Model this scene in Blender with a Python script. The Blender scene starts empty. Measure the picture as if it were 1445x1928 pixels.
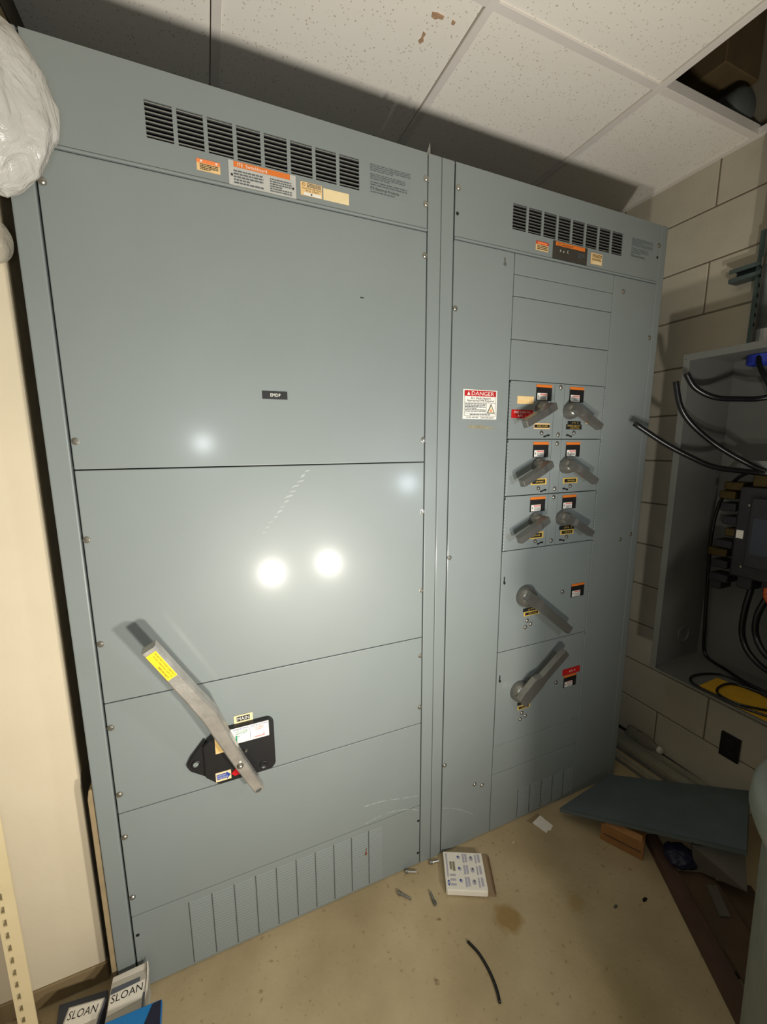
import bpy, bmesh, math, random
from mathutils import Vector, Matrix
random.seed(7)
scene = bpy.context.scene
COL = scene.collection

# ---------------------------------------------------------------- camera
YAW, PITCH, ROLL = math.radians(23.0562), math.radians(-9.4289), math.radians(-0.244)
CAM = Vector((0.3218, -1.1067, 1.5045))
fw = Vector((math.sin(YAW) * math.cos(PITCH), math.cos(YAW) * math.cos(PITCH), math.sin(PITCH)))
rt = Vector((math.cos(YAW), -math.sin(YAW), 0))
up = rt.cross(fw)
r2 = rt * math.cos(ROLL) + up * math.sin(ROLL)
u2 = up * math.cos(ROLL) - rt * math.sin(ROLL)
cd = bpy.data.cameras.new('camera')
cd.sensor_fit = 'HORIZONTAL'
cd.sensor_width = 36.0
cd.lens = 769.61 / 1445 * 36
cd.clip_start = 0.02
cam = bpy.data.objects.new('camera', cd)
COL.objects.link(cam)
cam.matrix_world = Matrix(((r2.x, u2.x, -fw.x, CAM.x), (r2.y, u2.y, -fw.y, CAM.y), (r2.z, u2.z, -fw.z, CAM.z), (0, 0, 0, 1)))
scene.camera = cam

# ---------------------------------------------------------------- world, lamps, exposure
w = bpy.data.worlds.new('world')
scene.world = w
w.use_nodes = True
w.node_tree.nodes['Background'].inputs['Color'].default_value = (0.9, 0.95, 1.0, 1)
w.node_tree.nodes['Background'].inputs['Strength'].default_value = 0.02

def area(name, loc, aim, size, watts, color):
    ld = bpy.data.lights.new(name, 'AREA')
    ld.shape = 'DISK'
    ld.size = size
    ld.energy = watts
    ld.color = color
    o = bpy.data.objects.new(name, ld)
    o.location = loc
    o.rotation_euler = (Vector(aim) - Vector(loc)).to_track_quat('-Z', 'Y').to_euler()
    COL.objects.link(o)
    return o

# the twin heads of a work light standing low behind the photographer
area('work_light_head', (0.619, -1.260, 0.768), (0.05, 0.0, 1.78), 0.085, 17.0, (1.0, 0.945, 0.85))
area('work_light_head', (0.990, -1.360, 0.756), (0.22, 0.0, 1.78), 0.085, 18.0, (1.0, 0.945, 0.85))
# the telephone's own small lamp beside the lens, and a hand torch further right
area('phone_lamp', (0.305, -1.112, 1.512), (0.45, 0.0, 1.30), 0.06, 3.3, (0.90, 0.97, 1.0))
area('hand_torch', (1.30, -0.86, 1.297), (0.60, 0.0, 1.45), 0.09, 2.8, (0.80, 0.90, 1.0))

vs = scene.view_settings
vs.view_transform = 'Standard'
vs.look = 'None'
vs.gamma = 1.0
vs.use_curve_mapping = False
vs.exposure = 0.0

# ---------------------------------------------------------------- materials
def lin(c):
    return tuple((x / 12.92 if x <= 0.04045 else ((x + 0.055) / 1.055) ** 2.4) for x in [v / 255 for v in c])

def mat(name, rgb, rough=0.6, metal=0.0, var=0.0, vscale=8.0, bump=0.0, bscale=60.0, spec=0.5, coat=0.0, coatr=0.1, rvar=0.0):
    m = bpy.data.materials.new(name)
    m.use_nodes = True
    nt = m.node_tree
    b = nt.nodes['Principled BSDF']
    c = lin(rgb)
    b.inputs['Base Color'].default_value = (*c, 1)
    b.inputs['Roughness'].default_value = rough
    b.inputs['Metallic'].default_value = metal
    b.inputs['Specular IOR Level'].default_value = spec
    b.inputs['Coat Weight'].default_value = coat
    b.inputs['Coat Roughness'].default_value = coatr
    tc = nt.nodes.new('ShaderNodeTexCoord')
    if var > 0:
        n = nt.nodes.new('ShaderNodeTexNoise')
        n.inputs['Scale'].default_value = vscale
        n.inputs['Detail'].default_value = 6
        nt.links.new(tc.outputs['Object'], n.inputs['Vector'])
        r = nt.nodes.new('ShaderNodeValToRGB')
        r.color_ramp.elements[0].position = 0.3
        r.color_ramp.elements[1].position = 0.7
        r.color_ramp.elements[0].color = (*[x * (1 - var) for x in c], 1)
        r.color_ramp.elements[1].color = (*[min(1, x * (1 + var)) for x in c], 1)
        nt.links.new(n.outputs['Fac'], r.inputs['Fac'])
        nt.links.new(r.outputs['Color'], b.inputs['Base Color'])
        if rvar > 0:
            mr = nt.nodes.new('ShaderNodeMapRange')
            mr.inputs['To Min'].default_value = rough - rvar
            mr.inputs['To Max'].default_value = rough + rvar
            nt.links.new(n.outputs['Fac'], mr.inputs['Value'])
            nt.links.new(mr.outputs['Result'], b.inputs['Roughness'])
    if bump > 0:
        n2 = nt.nodes.new('ShaderNodeTexNoise')
        n2.inputs['Scale'].default_value = bscale
        n2.inputs['Detail'].default_value = 4
        nt.links.new(tc.outputs['Object'], n2.inputs['Vector'])
        bp = nt.nodes.new('ShaderNodeBump')
        bp.inputs['Strength'].default_value = bump
        bp.inputs['Distance'].default_value = 0.002
        nt.links.new(n2.outputs['Fac'], bp.inputs['Height'])
        nt.links.new(bp.outputs['Normal'], b.inputs['Normal'])
    return m

PAINT = mat('grey_enamel', (126, 133, 131), 0.45, var=0.025, vscale=5, bump=0.035, bscale=420, spec=0.36, coat=0.145, coatr=0.165)
PAINT_DARK = mat('grey_enamel_inside', (70, 74, 73), 0.6, var=0.05)
GAL = mat('galvanised_steel', (150, 152, 150), 0.38, 0.8, var=0.12, vscale=30)
ALU = mat('cast_aluminium', (186, 182, 174), 0.36, 0.7, var=0.16, vscale=25, bump=0.15, bscale=160)
DGREY = mat('grey_handle_metal', (130, 129, 123), 0.30, 0.7, var=0.08, vscale=30)
ZINC = mat('zinc_screw', (165, 162, 152), 0.32, 0.85, var=0.08, vscale=200)
BLACKP = mat('black_moulded_plastic', (24, 24, 25), 0.42, var=0.1, vscale=40, bump=0.1, bscale=300)
BLACK = mat('black_print', (18, 18, 18), 0.6)
HOLE = mat('dark_hole', (6, 6, 6), 0.9)
RUBBER = mat('black_cable_jacket', (17, 17, 20), 0.28, var=0.1, vscale=60)
WHITEL = mat('white_label', (225, 222, 212), 0.5)
CREAML = mat('cream_label', (226, 206, 160), 0.55, var=0.04, vscale=60)
TANL = mat('tan_label', (226, 190, 132), 0.55, var=0.06, vscale=60)
YELLOWL = mat('yellow_label', (245, 205, 20), 0.5)
GOLDL = mat('gold_label', (205, 170, 80), 0.5)
ORANGE = mat('orange_band', (214, 114, 38), 0.5)
SALMON = mat('salmon_band', (236, 130, 70), 0.5)
RED = mat('red_label', (178, 22, 24), 0.5)
REDP = mat('red_indicator', (190, 10, 22), 0.4)
PINK = mat('pink_print', (214, 130, 120), 0.55)
BLUEP = mat('blue_print', (40, 66, 150), 0.55)
GREENP = mat('green_print', (40, 140, 100), 0.55)
LBLUE = mat('violet_print', (172, 168, 178), 0.6)
GREYP = mat('grey_print', (84, 90, 92), 0.6)
SILVER = mat('silver_nameplate', (190, 190, 184), 0.34, 0.25, var=0.06, vscale=40)
DPLATE = mat('dark_nameplate', (70, 66, 60), 0.35, 0.3, var=0.1, vscale=40)
BLOCK = mat('painted_block', (192, 184, 164), 0.7, var=0.05, vscale=9, bump=0.35, bscale=120)
MORTAR = mat('painted_mortar', (120, 112, 94), 0.85, var=0.1)
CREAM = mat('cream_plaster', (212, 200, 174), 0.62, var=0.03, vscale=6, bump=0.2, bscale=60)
RETURN = mat('raw_wall_edge', (150, 132, 100), 0.85, var=0.15, vscale=18, bump=0.5, bscale=40)
BASEM = mat('brown_base', (128, 110, 78), 0.8, var=0.12, vscale=12, bump=0.3)
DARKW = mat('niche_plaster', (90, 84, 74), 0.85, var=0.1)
TEE = mat('ceiling_tee', (226, 219, 210), 0.5, var=0.03)
CARD = mat('cardboard', (148, 104, 58), 0.8, var=0.08, vscale=20)
CARDB = mat('brown_cardboard', (140, 118, 90), 0.8, var=0.08, vscale=20)
WOOD = mat('dark_board', (76, 54, 44), 0.7, var=0.25, vscale=14)
WOOD2 = mat('brown_board', (74, 57, 40), 0.75, var=0.2, vscale=9)
WHITEB = mat('white_carton', (226, 220, 206), 0.6, var=0.03, vscale=20)
LGREYB = mat('grey_carton', (176, 170, 156), 0.6, var=0.05, vscale=20)
SLATE = mat('slate_print', (84, 88, 98), 0.55, var=0.05)
BLUEB = mat('blue_plastic', (20, 112, 176), 0.4, var=0.06, vscale=10)
NAVY = mat('navy_plastic', (20, 20, 46), 0.6, var=0.3, vscale=20)
CANM = mat('grey_plastic_bin', (104, 108, 98), 0.55, var=0.1, vscale=14, bump=0.2, bscale=60)
COVERM = mat('blue_grey_cover', (84, 94, 96), 0.5, var=0.12, vscale=9)
COVERB = mat('grey_cover', (86, 82, 72), 0.55, var=0.12, vscale=9)
ENCL = mat('enclosure_grey', (98, 99, 94), 0.5, var=0.05, vscale=7)
STRUT = mat('strut_green_grey', (86, 100, 98), 0.45, 0.3, var=0.1)
BUSH = mat('blue_bushing', (36, 52, 150), 0.4)
PAPERY = mat('yellow_paper', (190, 146, 30), 0.7, var=0.08, vscale=30)
BEIGE = mat('shelf_paint', (206, 190, 150), 0.55, var=0.05, vscale=12)
BREAKM = mat('breaker_case', (34, 34, 38), 0.45, var=0.15, vscale=30)
BRASS = mat('brass_lug', (86, 72, 40), 0.4, 0.7, var=0.2, vscale=60)
ORANGEW = mat('orange_insulation', (190, 84, 30), 0.5)
PLENUM = mat('dark_plenum', (34, 30, 26), 0.9, var=0.2)
BEAM = mat('brown_beam', (92, 74, 44), 0.85, var=0.15, vscale=10)
DUCT = mat('duct_wrap', (86, 90, 88), 0.6, var=0.15, vscale=9)
STRIP = mat('pale_strip', (150, 148, 132), 0.55, var=0.1, vscale=20)

def tile_material():
    m = mat('fissured_tile', (240, 234, 222), 0.85)
    nt = m.node_tree
    b = nt.nodes['Principled BSDF']
    tc = nt.nodes.new('ShaderNodeTexCoord')
    vo = nt.nodes.new('ShaderNodeTexVoronoi')
    vo.inputs['Scale'].default_value = 110
    nz = nt.nodes.new('ShaderNodeTexNoise')
    nz.inputs['Scale'].default_value = 30
    mp = nt.nodes.new('ShaderNodeMapping')
    mp.inputs['Scale'].default_value = (1.0, 0.7, 0.2)
    nt.links.new(tc.outputs['Object'], mp.inputs['Vector'])
    nt.links.new(mp.outputs['Vector'], vo.inputs['Vector'])
    nt.links.new(tc.outputs['Object'], nz.inputs['Vector'])
    mu = nt.nodes.new('ShaderNodeMath')
    mu.operation = 'MULTIPLY'
    mu.inputs[1].default_value = 0.33
    nt.links.new(nz.outputs['Fac'], mu.inputs[0])
    lt = nt.nodes.new('ShaderNodeMath')
    lt.operation = 'LESS_THAN'
    nt.links.new(vo.outputs['Distance'], lt.inputs[0])
    nt.links.new(mu.outputs[0], lt.inputs[1])
    mx = nt.nodes.new('ShaderNodeMix')
    mx.data_type = 'RGBA'
    mx.inputs['A'].default_value = (*lin((240, 234, 222)), 1)
    mx.inputs['B'].default_value = (*lin((196, 184, 164)), 1)
    nt.links.new(lt.outputs[0], mx.inputs['Factor'])
    nt.links.new(mx.outputs['Result'], b.inputs['Base Color'])
    bp = nt.nodes.new('ShaderNodeBump')
    bp.invert = True
    bp.inputs['Strength'].default_value = 0.5
    bp.inputs['Distance'].default_value = 0.002
    nt.links.new(lt.outputs[0], bp.inputs['Height'])
    nt.links.new(bp.outputs['Normal'], b.inputs['Normal'])
    return m
TILE = tile_material()

def floor_material():
    m = mat('beige_concrete', (182, 160, 116), 0.5)
    nt = m.node_tree
    b = nt.nodes['Principled BSDF']
    tc = nt.nodes.new('ShaderNodeTexCoord')
    def noise(scale, detail=6):
        n = nt.nodes.new('ShaderNodeTexNoise')
        n.inputs['Scale'].default_value = scale
        n.inputs['Detail'].default_value = detail
        nt.links.new(tc.outputs['Object'], n.inputs['Vector'])
        return n
    def ramp(fac, p0, p1, c0, c1):
        r = nt.nodes.new('ShaderNodeValToRGB')
        r.color_ramp.elements[0].position = p0
        r.color_ramp.elements[1].position = p1
        r.color_ramp.elements[0].color = (*c0, 1)
        r.color_ramp.elements[1].color = (*c1, 1)
        nt.links.new(fac, r.inputs['Fac'])
        return r.outputs['Color']
    def mix(fac, a, bb):
        x = nt.nodes.new('ShaderNodeMix')
        x.data_type = 'RGBA'
        nt.links.new(fac, x.inputs['Factor'])
        for s, v in (('A', a), ('B', bb)):
            if isinstance(v, tuple):
                x.inputs[s].default_value = (*v, 1)
            else:
                nt.links.new(v, x.inputs[s])
        return x.outputs['Result']
    base = ramp(noise(3.5).outputs['Fac'], 0.3, 0.72, lin((154, 136, 102)), lin((182, 164, 128)))
    sp = ramp(noise(55, 3).outputs['Fac'], 0.64, 0.74, (0, 0, 0), (0.75, 0.75, 0.75))
    colr = mix(sp, base, lin((132, 108, 70)))
    sp2 = ramp(noise(24, 2).outputs['Fac'], 0.72, 0.77, (0, 0, 0), (0.8, 0.8, 0.8))
    colr = mix(sp2, colr, lin((110, 86, 54)))
    wob = noise(26, 5)
    def stain(cx, cy, rad, rgb, strength, soft):
        vm = nt.nodes.new('ShaderNodeVectorMath')
        vm.operation = 'DISTANCE'
        vm.inputs[1].default_value = (cx, cy, 0)
        nt.links.new(tc.outputs['Object'], vm.inputs[0])
        ad = nt.nodes.new('ShaderNodeMath')
        ad.operation = 'MULTIPLY_ADD'
        ad.inputs[1].default_value = rad * 1.1
        nt.links.new(wob.outputs['Fac'], ad.inputs[0])
        nt.links.new(vm.outputs['Value'], ad.inputs[2])
        mr = nt.nodes.new('ShaderNodeMapRange')
        mr.inputs['From Min'].default_value = rad * 1.55
        mr.inputs['From Max'].default_value = rad * (1.55 - soft)
        mr.inputs['To Min'].default_value = 0
        mr.inputs['To Max'].default_value = strength
        nt.links.new(ad.outputs[0], mr.inputs['Value'])
        return mr.outputs['Result'], lin(rgb)
    for a in ((1.108, -0.266, 0.052, (134, 104, 48), 0.75, 0.45), (1.345, -0.315, 0.034, (150, 124, 66), 0.5, 0.6),
              (1.30, -0.55, 0.13, (150, 132, 86), 0.35, 0.9)):
        f, c = stain(*a)
        colr = mix(f, colr, c)
    nt.links.new(colr, b.inputs['Base Color'])
    bp = nt.nodes.new('ShaderNodeBump')
    bp.inputs['Strength'].default_value = 0.25
    bp.inputs['Distance'].default_value = 0.003
    nt.links.new(noise(70).outputs['Fac'], bp.inputs['Height'])
    nt.links.new(bp.outputs['Normal'], b.inputs['Normal'])
    return m
FLOOR = floor_material()

def plastic_material(name, rgb, alpha):
    m = bpy.data.materials.new(name)
    m.use_nodes = True
    nt = m.node_tree
    b = nt.nodes['Principled BSDF']
    b.inputs['Base Color'].default_value = (*lin(rgb), 1)
    b.inputs['Roughness'].default_value = 0.2
    tl = nt.nodes.new('ShaderNodeBsdfTranslucent')
    tl.inputs['Color'].default_value = (*lin(rgb), 1)
    tr = nt.nodes.new('ShaderNodeBsdfTransparent')
    a = nt.nodes.new('ShaderNodeMixShader')
    a.inputs['Fac'].default_value = 0.35
    c = nt.nodes.new('ShaderNodeMixShader')
    c.inputs['Fac'].default_value = alpha
    nt.links.new(b.outputs[0], a.inputs[1])
    nt.links.new(tl.outputs[0], a.inputs[2])
    nt.links.new(a.outputs[0], c.inputs[1])
    nt.links.new(tr.outputs[0], c.inputs[2])
    tc = nt.nodes.new('ShaderNodeTexCoord')
    mp = nt.nodes.new('ShaderNodeMapping')
    mp.inputs['Scale'].default_value = (1, 1, 0.45)
    nz = nt.nodes.new('ShaderNodeTexNoise')
    nz.inputs['Scale'].default_value = 20
    nz.inputs['Detail'].default_value = 5
    nz.inputs['Distortion'].default_value = 1.2
    nt.links.new(tc.outputs['Object'], mp.inputs['Vector'])
    nt.links.new(mp.outputs['Vector'], nz.inputs['Vector'])
    bp = nt.nodes.new('ShaderNodeBump')
    bp.inputs['Strength'].default_value = 1.0
    bp.inputs['Distance'].default_value = 0.02
    nt.links.new(nz.outputs['Fac'], bp.inputs['Height'])
    nt.links.new(bp.outputs['Normal'], b.inputs['Normal'])
    nt.links.new(c.outputs[0], nt.nodes['Material Output'].inputs['Surface'])
    return m
BAG = plastic_material('white_plastic_film', (206, 203, 196), 0.16)
CLEARP = plastic_material('cloudy_plastic', (176, 170, 156), 0.5)

# ---------------------------------------------------------------- mesh helpers
WO = {}

def link(o, parent, at):
    at = Vector(at)
    COL.objects.link(o)
    WO[o] = at
    if parent is not None:
        o.parent = parent
        o.location = at - WO[parent]
    else:
        o.location = at
    return o

def obj(name, bm, m, parent=None, at=(0, 0, 0), smooth=False):
    me = bpy.data.meshes.new(name)
    bmesh.ops.recalc_face_normals(bm, faces=bm.faces)
    bm.to_mesh(me)
    bm.free()
    me.materials.append(m)
    if smooth:
        me.polygons.foreach_set('use_smooth', [True] * len(me.polygons))
    return link(bpy.data.objects.new(name, me), parent, at)

def shared(name, me, parent, at):
    return link(bpy.data.objects.new(name, me), parent, at)

def world_obj(name, bm, m, parent=None, smooth=False, base=None):
    """mesh authored in world coordinates; its origin is moved to the middle of its base"""
    vs_ = [v.co for v in bm.verts]
    lo = Vector((min(v.x for v in vs_), min(v.y for v in vs_), min(v.z for v in vs_)))
    hi = Vector((max(v.x for v in vs_), max(v.y for v in vs_), max(v.z for v in vs_)))
    c = Vector(((lo.x + hi.x) / 2, (lo.y + hi.y) / 2, lo.z)) if base is None else Vector(base)
    bmesh.ops.translate(bm, verts=bm.verts, vec=-c)
    return obj(name, bm, m, parent, c, smooth)

def tag(o, label, cat, group=None):
    o['label'] = label
    o['category'] = cat
    if group:
        o['group'] = group
    return o

def thing(name, label, cat, at, group=None):
    o = bpy.data.objects.new(name, None)
    o.empty_display_size = 0.05
    link(o, None, at)
    return tag(o, label, cat, group)

def structure(o):
    o['kind'] = 'structure'
    return o

def BM():
    return bmesh.new()

def box(bm, x0, x1, y0, y1, z0, z1, bev=0.0, seg=1):
    g = bmesh.ops.create_cube(bm, size=1.0)
    vs_ = g['verts']
    for v in vs_:
        v.co = Vector(((x0 + x1) / 2 + v.co.x * (x1 - x0), (y0 + y1) / 2 + v.co.y * (y1 - y0), (z0 + z1) / 2 + v.co.z * (z1 - z0)))
    if bev > 0:
        es = list({e for v in vs_ for e in v.link_edges})
        bmesh.ops.bevel(bm, geom=es, offset=bev, segments=seg, affect='EDGES', profile=0.6)
    return bm

def bx(*a, **k):
    return box(BM(), *a, **k)

def frame_box(bm, o, ex, ey, ez, a, b, c, bev=0.0):
    """box with corner o and edge vectors ex*a, ey*b, ez*c"""
    o = Vector(o)
    ex, ey, ez = Vector(ex), Vector(ey), Vector(ez)
    vs_ = [bm.verts.new(o + ex * (a * i) + ey * (b * j) + ez * (c * k)) for k in (0, 1) for j in (0, 1) for i in (0, 1)]
    fs = [(0, 1, 3, 2), (4, 6, 7, 5), (0, 4, 5, 1), (2, 3, 7, 6), (0, 2, 6, 4), (1, 5, 7, 3)]
    for f in fs:
        bm.faces.new([vs_[i] for i in f])
    if bev > 0:
        es = list({e for v in vs_ for e in v.link_edges})
        bmesh.ops.bevel(bm, geom=es, offset=bev, segments=2, affect='EDGES')
    return bm

def prism(bm, pts, d, bev=0.0):
    """extrude the closed polygon pts (3-D, planar) along vector d"""
    a = [bm.verts.new(Vector(p)) for p in pts]
    b = [bm.verts.new(Vector(p) + Vector(d)) for p in pts]
    bm.faces.new(a)
    bm.faces.new(b[::-1])
    n = len(a)
    for i in range(n):
        bm.faces.new((a[i], b[i], b[(i + 1) % n], a[(i + 1) % n]))
    if bev > 0:
        es = list({e for v in a + b for e in v.link_edges})
        bmesh.ops.bevel(bm, geom=es, offset=bev, segments=2, affect='EDGES')
    return bm

def cyl(bm, p0, p1, r0, r1=None, seg=20, cap=True):
    p0, p1 = Vector(p0), Vector(p1)
    r1 = r0 if r1 is None else r1
    d = p1 - p0
    q = d.to_track_quat('Z', 'Y').to_matrix().to_4x4()
    bmesh.ops.create_cone(bm, cap_ends=cap, segments=seg, radius1=r0, radius2=r1, depth=d.length, matrix=Matrix.Translation((p0 + p1) / 2) @ q)
    return bm

def lathe(bm, prof, axis, o, seg=28):
    """profile [(r, h)] turned about unit axis through o"""
    axis = Vector(axis).normalized()
    q = axis.to_track_quat('Z', 'Y').to_matrix()
    rings = []
    for r, h in prof:
        if r < 1e-6:
            rings.append([bm.verts.new(Vector(o) + axis * h)])
        else:
            rings.append([bm.verts.new(Vector(o) + q @ Vector((r * math.cos(t * 2 * math.pi / seg), r * math.sin(t * 2 * math.pi / seg), h))) for t in range(seg)])
    for a, b in zip(rings[:-1], rings[1:]):
        for i in range(seg):
            j = (i + 1) % seg
            if len(a) == 1 and len(b) == 1:
                continue
            if len(a) == 1:
                bm.faces.new((a[0], b[i], b[j]))
            elif len(b) == 1:
                bm.faces.new((a[i], a[j], b[0]))
            else:
                bm.faces.new((a[i], a[j], b[j], b[i]))
    return bm

def spline(pts, n=8):
    P = [Vector(p) for p in pts]
    P = [P[0] * 2 - P[1]] + P + [P[-1] * 2 - P[-2]]
    out = []
    for i in range(1, len(P) - 2):
        for k in range(n):
            t = k / n
            a, b, c, d = P[i - 1], P[i], P[i + 1], P[i + 2]
            out.append(0.5 * ((2 * b) + (c - a) * t + (2 * a - 5 * b + 4 * c - d) * t * t + (3 * b - a - 3 * c + d) * t ** 3))
    out.append(P[-2])
    return out

def tube(bm, pts, r, seg=12, smooth=8):
    path = spline(pts, smooth) if smooth else [Vector(p) for p in pts]
    rings = []
    ref = Vector((0.3, 0.2, 0.93)).normalized()
    for i, p in enumerate(path):
        t = (path[min(i + 1, len(path) - 1)] - path[max(i - 1, 0)]).normalized()
        a = t.cross(ref)
        if a.length < 1e-3:
            a = t.cross(Vector((1, 0, 0)))
        a.normalize()
        b = t.cross(a)
        rings.append([bm.verts.new(p + a * (r * math.cos(k * 2 * math.pi / seg)) + b * (r * math.sin(k * 2 * math.pi / seg))) for k in range(seg)])
    for a, b in zip(rings[:-1], rings[1:]):
        for k in range(seg):
            bm.faces.new((a[k], a[(k + 1) % seg], b[(k + 1) % seg], b[k]))
    bm.faces.new(rings[0])
    bm.faces.new(rings[-1][::-1])
    return bm

def plate_with_holes(bm, xs, zs, holes, y0, y1):
    """front sheet on the grid xs, zs with rectangular openings (index cells), extruded y0..y1"""
    g = {}
    def V(i, j, y):
        k = (i, j, y)
        if k not in g:
            g[k] = bm.verts.new((xs[i], y, zs[j]))
        return g[k]
    nx, nz = len(xs) - 1, len(zs) - 1
    solid = lambda i, j: 0 <= i < nx and 0 <= j < nz and (i, j) not in holes
    for i in range(nx):
        for j in range(nz):
            if not solid(i, j):
                continue
            bm.faces.new((V(i, j, y0), V(i + 1, j, y0), V(i + 1, j + 1, y0), V(i, j + 1, y0)))
            bm.faces.new((V(i, j, y1), V(i, j + 1, y1), V(i + 1, j + 1, y1), V(i + 1, j, y1)))
            for di, dj, a, b in ((-1, 0, (i, j), (i, j + 1)), (1, 0, (i + 1, j), (i + 1, j + 1)), (0, -1, (i, j), (i + 1, j)), (0, 1, (i, j + 1), (i + 1, j + 1))):
                if not solid(i + di, j + dj):
                    bm.faces.new((V(*a, y0), V(*b, y0), V(*b, y1), V(*a, y1)))
    return bm

_fc = {}
def text_shape(s):
    """flat triangles of a string, normalised to its own bounding box"""
    if s in _fc:
        return _fc[s]
    cu = bpy.data.curves.new('lettering', 'FONT')
    cu.body = s
    cu.resolution_u = 2
    o = bpy.data.objects.new('lettering', cu)
    COL.objects.link(o)
    dg = bpy.context.evaluated_depsgraph_get()
    me = bpy.data.meshes.new_from_object(o.evaluated_get(dg))
    V = [v.co.copy() for v in me.vertices]
    F = [tuple(p.vertices) for p in me.polygons]
    bpy.data.objects.remove(o)
    bpy.data.curves.remove(cu)
    bpy.data.meshes.remove(me)
    x0, x1 = min(v.x for v in V), max(v.x for v in V)
    y0, y1 = min(v.y for v in V), max(v.y for v in V)
    out = ([((v.x - x0) / (x1 - x0), (v.y - y0) / (y1 - y0)) for v in V], F)
    _fc[s] = out
    return out

def prints(parent, o, ex, ey, wd, ht, items, lift=0.0004, name='lettering'):
    """flat print on a surface with corner o and axes ex, ey; coordinates are fractions of wd x ht"""
    o, ex, ey = Vector(o), Vector(ex), Vector(ey)
    n = ex.cross(ey).normalized()
    groups = {}
    layer = {}
    for it in items:
        k, m = it[0], it[-1]
        if m.name not in groups:
            groups[m.name] = (BM(), m)
            layer[m.name] = len(layer)
        bm = groups[m.name][0]
        z = lift * (1 + 0.5 * layer[m.name])
        pt = lambda u, v: o + ex * (u * wd) + ey * (v * ht) + n * z
        if k == 'r':
            _, u0, v0, u1, v1, _m = it
            bm.faces.new([bm.verts.new(pt(*q)) for q in ((u0, v0), (u1, v0), (u1, v1), (u0, v1))])
        elif k == 'p':
            bm.faces.new([bm.verts.new(pt(*q)) for q in it[1]])
        elif k == 't':
            _, s, u0, v0, u1, v1, _m = it
            V, F = text_shape(s)
            vv = [bm.verts.new(pt(u0 + a * (u1 - u0), v0 + b * (v1 - v0))) for a, b in V]
            for f in F:
                try:
                    bm.faces.new([vv[i] for i in f])
                except ValueError:
                    pass
        elif k == 'l':
            _, u0, v0, u1, v1, rows, _m = it
            rnd = random.Random(int((u0 + v0 * 7 + wd * 1000) * 977))
            h = (v1 - v0) / rows
            for r in range(rows):
                u = u0
                end = u1 if r % 4 != 3 else u0 + (u1 - u0) * 0.55
                while u < end:
                    L = min((u1 - u0) * (0.05 + 0.13 * rnd.random()), end - u)
                    v = v1 - (r + 0.75) * h
                    bm.faces.new([bm.verts.new(pt(*q)) for q in ((u, v), (u + L, v), (u + L, v + h * 0.5), (u, v + h * 0.5))])
                    u += L + (u1 - u0) * 0.022
        elif k == 'o':
            _, cu_, cv_, ru, rv, _m = it
            bm.faces.new([bm.verts.new(pt(cu_ + ru * math.cos(t * math.pi / 10), cv_ + rv * math.sin(t * math.pi / 10))) for t in range(20)])
    for bm, m in groups.values():
        me = bpy.data.meshes.new(name)
        bm.to_mesh(me)
        bm.free()
        me.materials.append(m)
        link(bpy.data.objects.new(name, me), parent, (0, 0, 0))

EX, EY, EZ = Vector((1, 0, 0)), Vector((0, 1, 0)), Vector((0, 0, 1))

def sticker(parent, name, x0, x1, z0, z1, m, items=(), y=0.0, label=None, th=0.0008):
    """thin label on the board front (plane y), facing the room"""
    o = world_obj(name, bx(x0, x1, y - th, y + 0.0002, z0, z1), m, parent)
    if label:
        o['label'] = label
    if items:
        prints(o, (x0, y - th, z0), EX, EZ, x1 - x0, z1 - z0, items)
    return o

# ---------------------------------------------------------------- the setting
XR, ZC, BACK = 2.262, 2.61, 0.66
XL, YF = -2.2, -3.2
structure(obj('floor', bx(XL - 0.1, XR + 0.1, YF - 0.1, BACK + 0.1, -0.1, 0.0), FLOOR))
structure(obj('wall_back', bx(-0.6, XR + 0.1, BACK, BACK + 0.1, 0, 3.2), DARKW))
structure(obj('wall_front', bx(XL - 0.1, XR + 0.1, YF - 0.1, YF, 0, 3.2), BLOCK))
structure(obj('wall_left_far', bx(XL - 0.1, XL, YF, 0.2, 0, 3.2), BLOCK))

# cream wall that stops beside the switchboard niche
wl = bpy.data.objects.new('wall_left', None)
link(wl, None, (-1.1, 0.1, 0))
structure(wl)
world_obj('plaster_face', bx(XL, -0.041, 0.064, 0.076, 0.062, 2.50, bev=0.002), CREAM, wl)
b = BM()
zs = [0.0 + i * 0.05 for i in range(51)]
pa = []
for z in zs:
    pa.append((-0.046 + random.uniform(-0.004, 0.002) * (1 if z < 0.7 else 0.4), 0.076, z))
vf = [b.verts.new(p) for p in pa]
vb = [b.verts.new((-0.047, BACK, z)) for z in zs]
vl = [b.verts.new((-0.3, 0.076, z)) for z in zs]
for i in range(50):
    b.faces.new((vf[i], vf[i + 1], vb[i + 1], vb[i]))
    b.faces.new((vf[i], vl[i], vl[i + 1], vf[i + 1]))
world_obj('wall_return', b, RETURN, wl)
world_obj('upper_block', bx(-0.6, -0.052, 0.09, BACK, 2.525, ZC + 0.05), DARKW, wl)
structure(world_obj('baseboard_left', bx(XL, -0.037, 0.060, 0.078, 0.0, 0.062, bev=0.003), BASEM))

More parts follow.
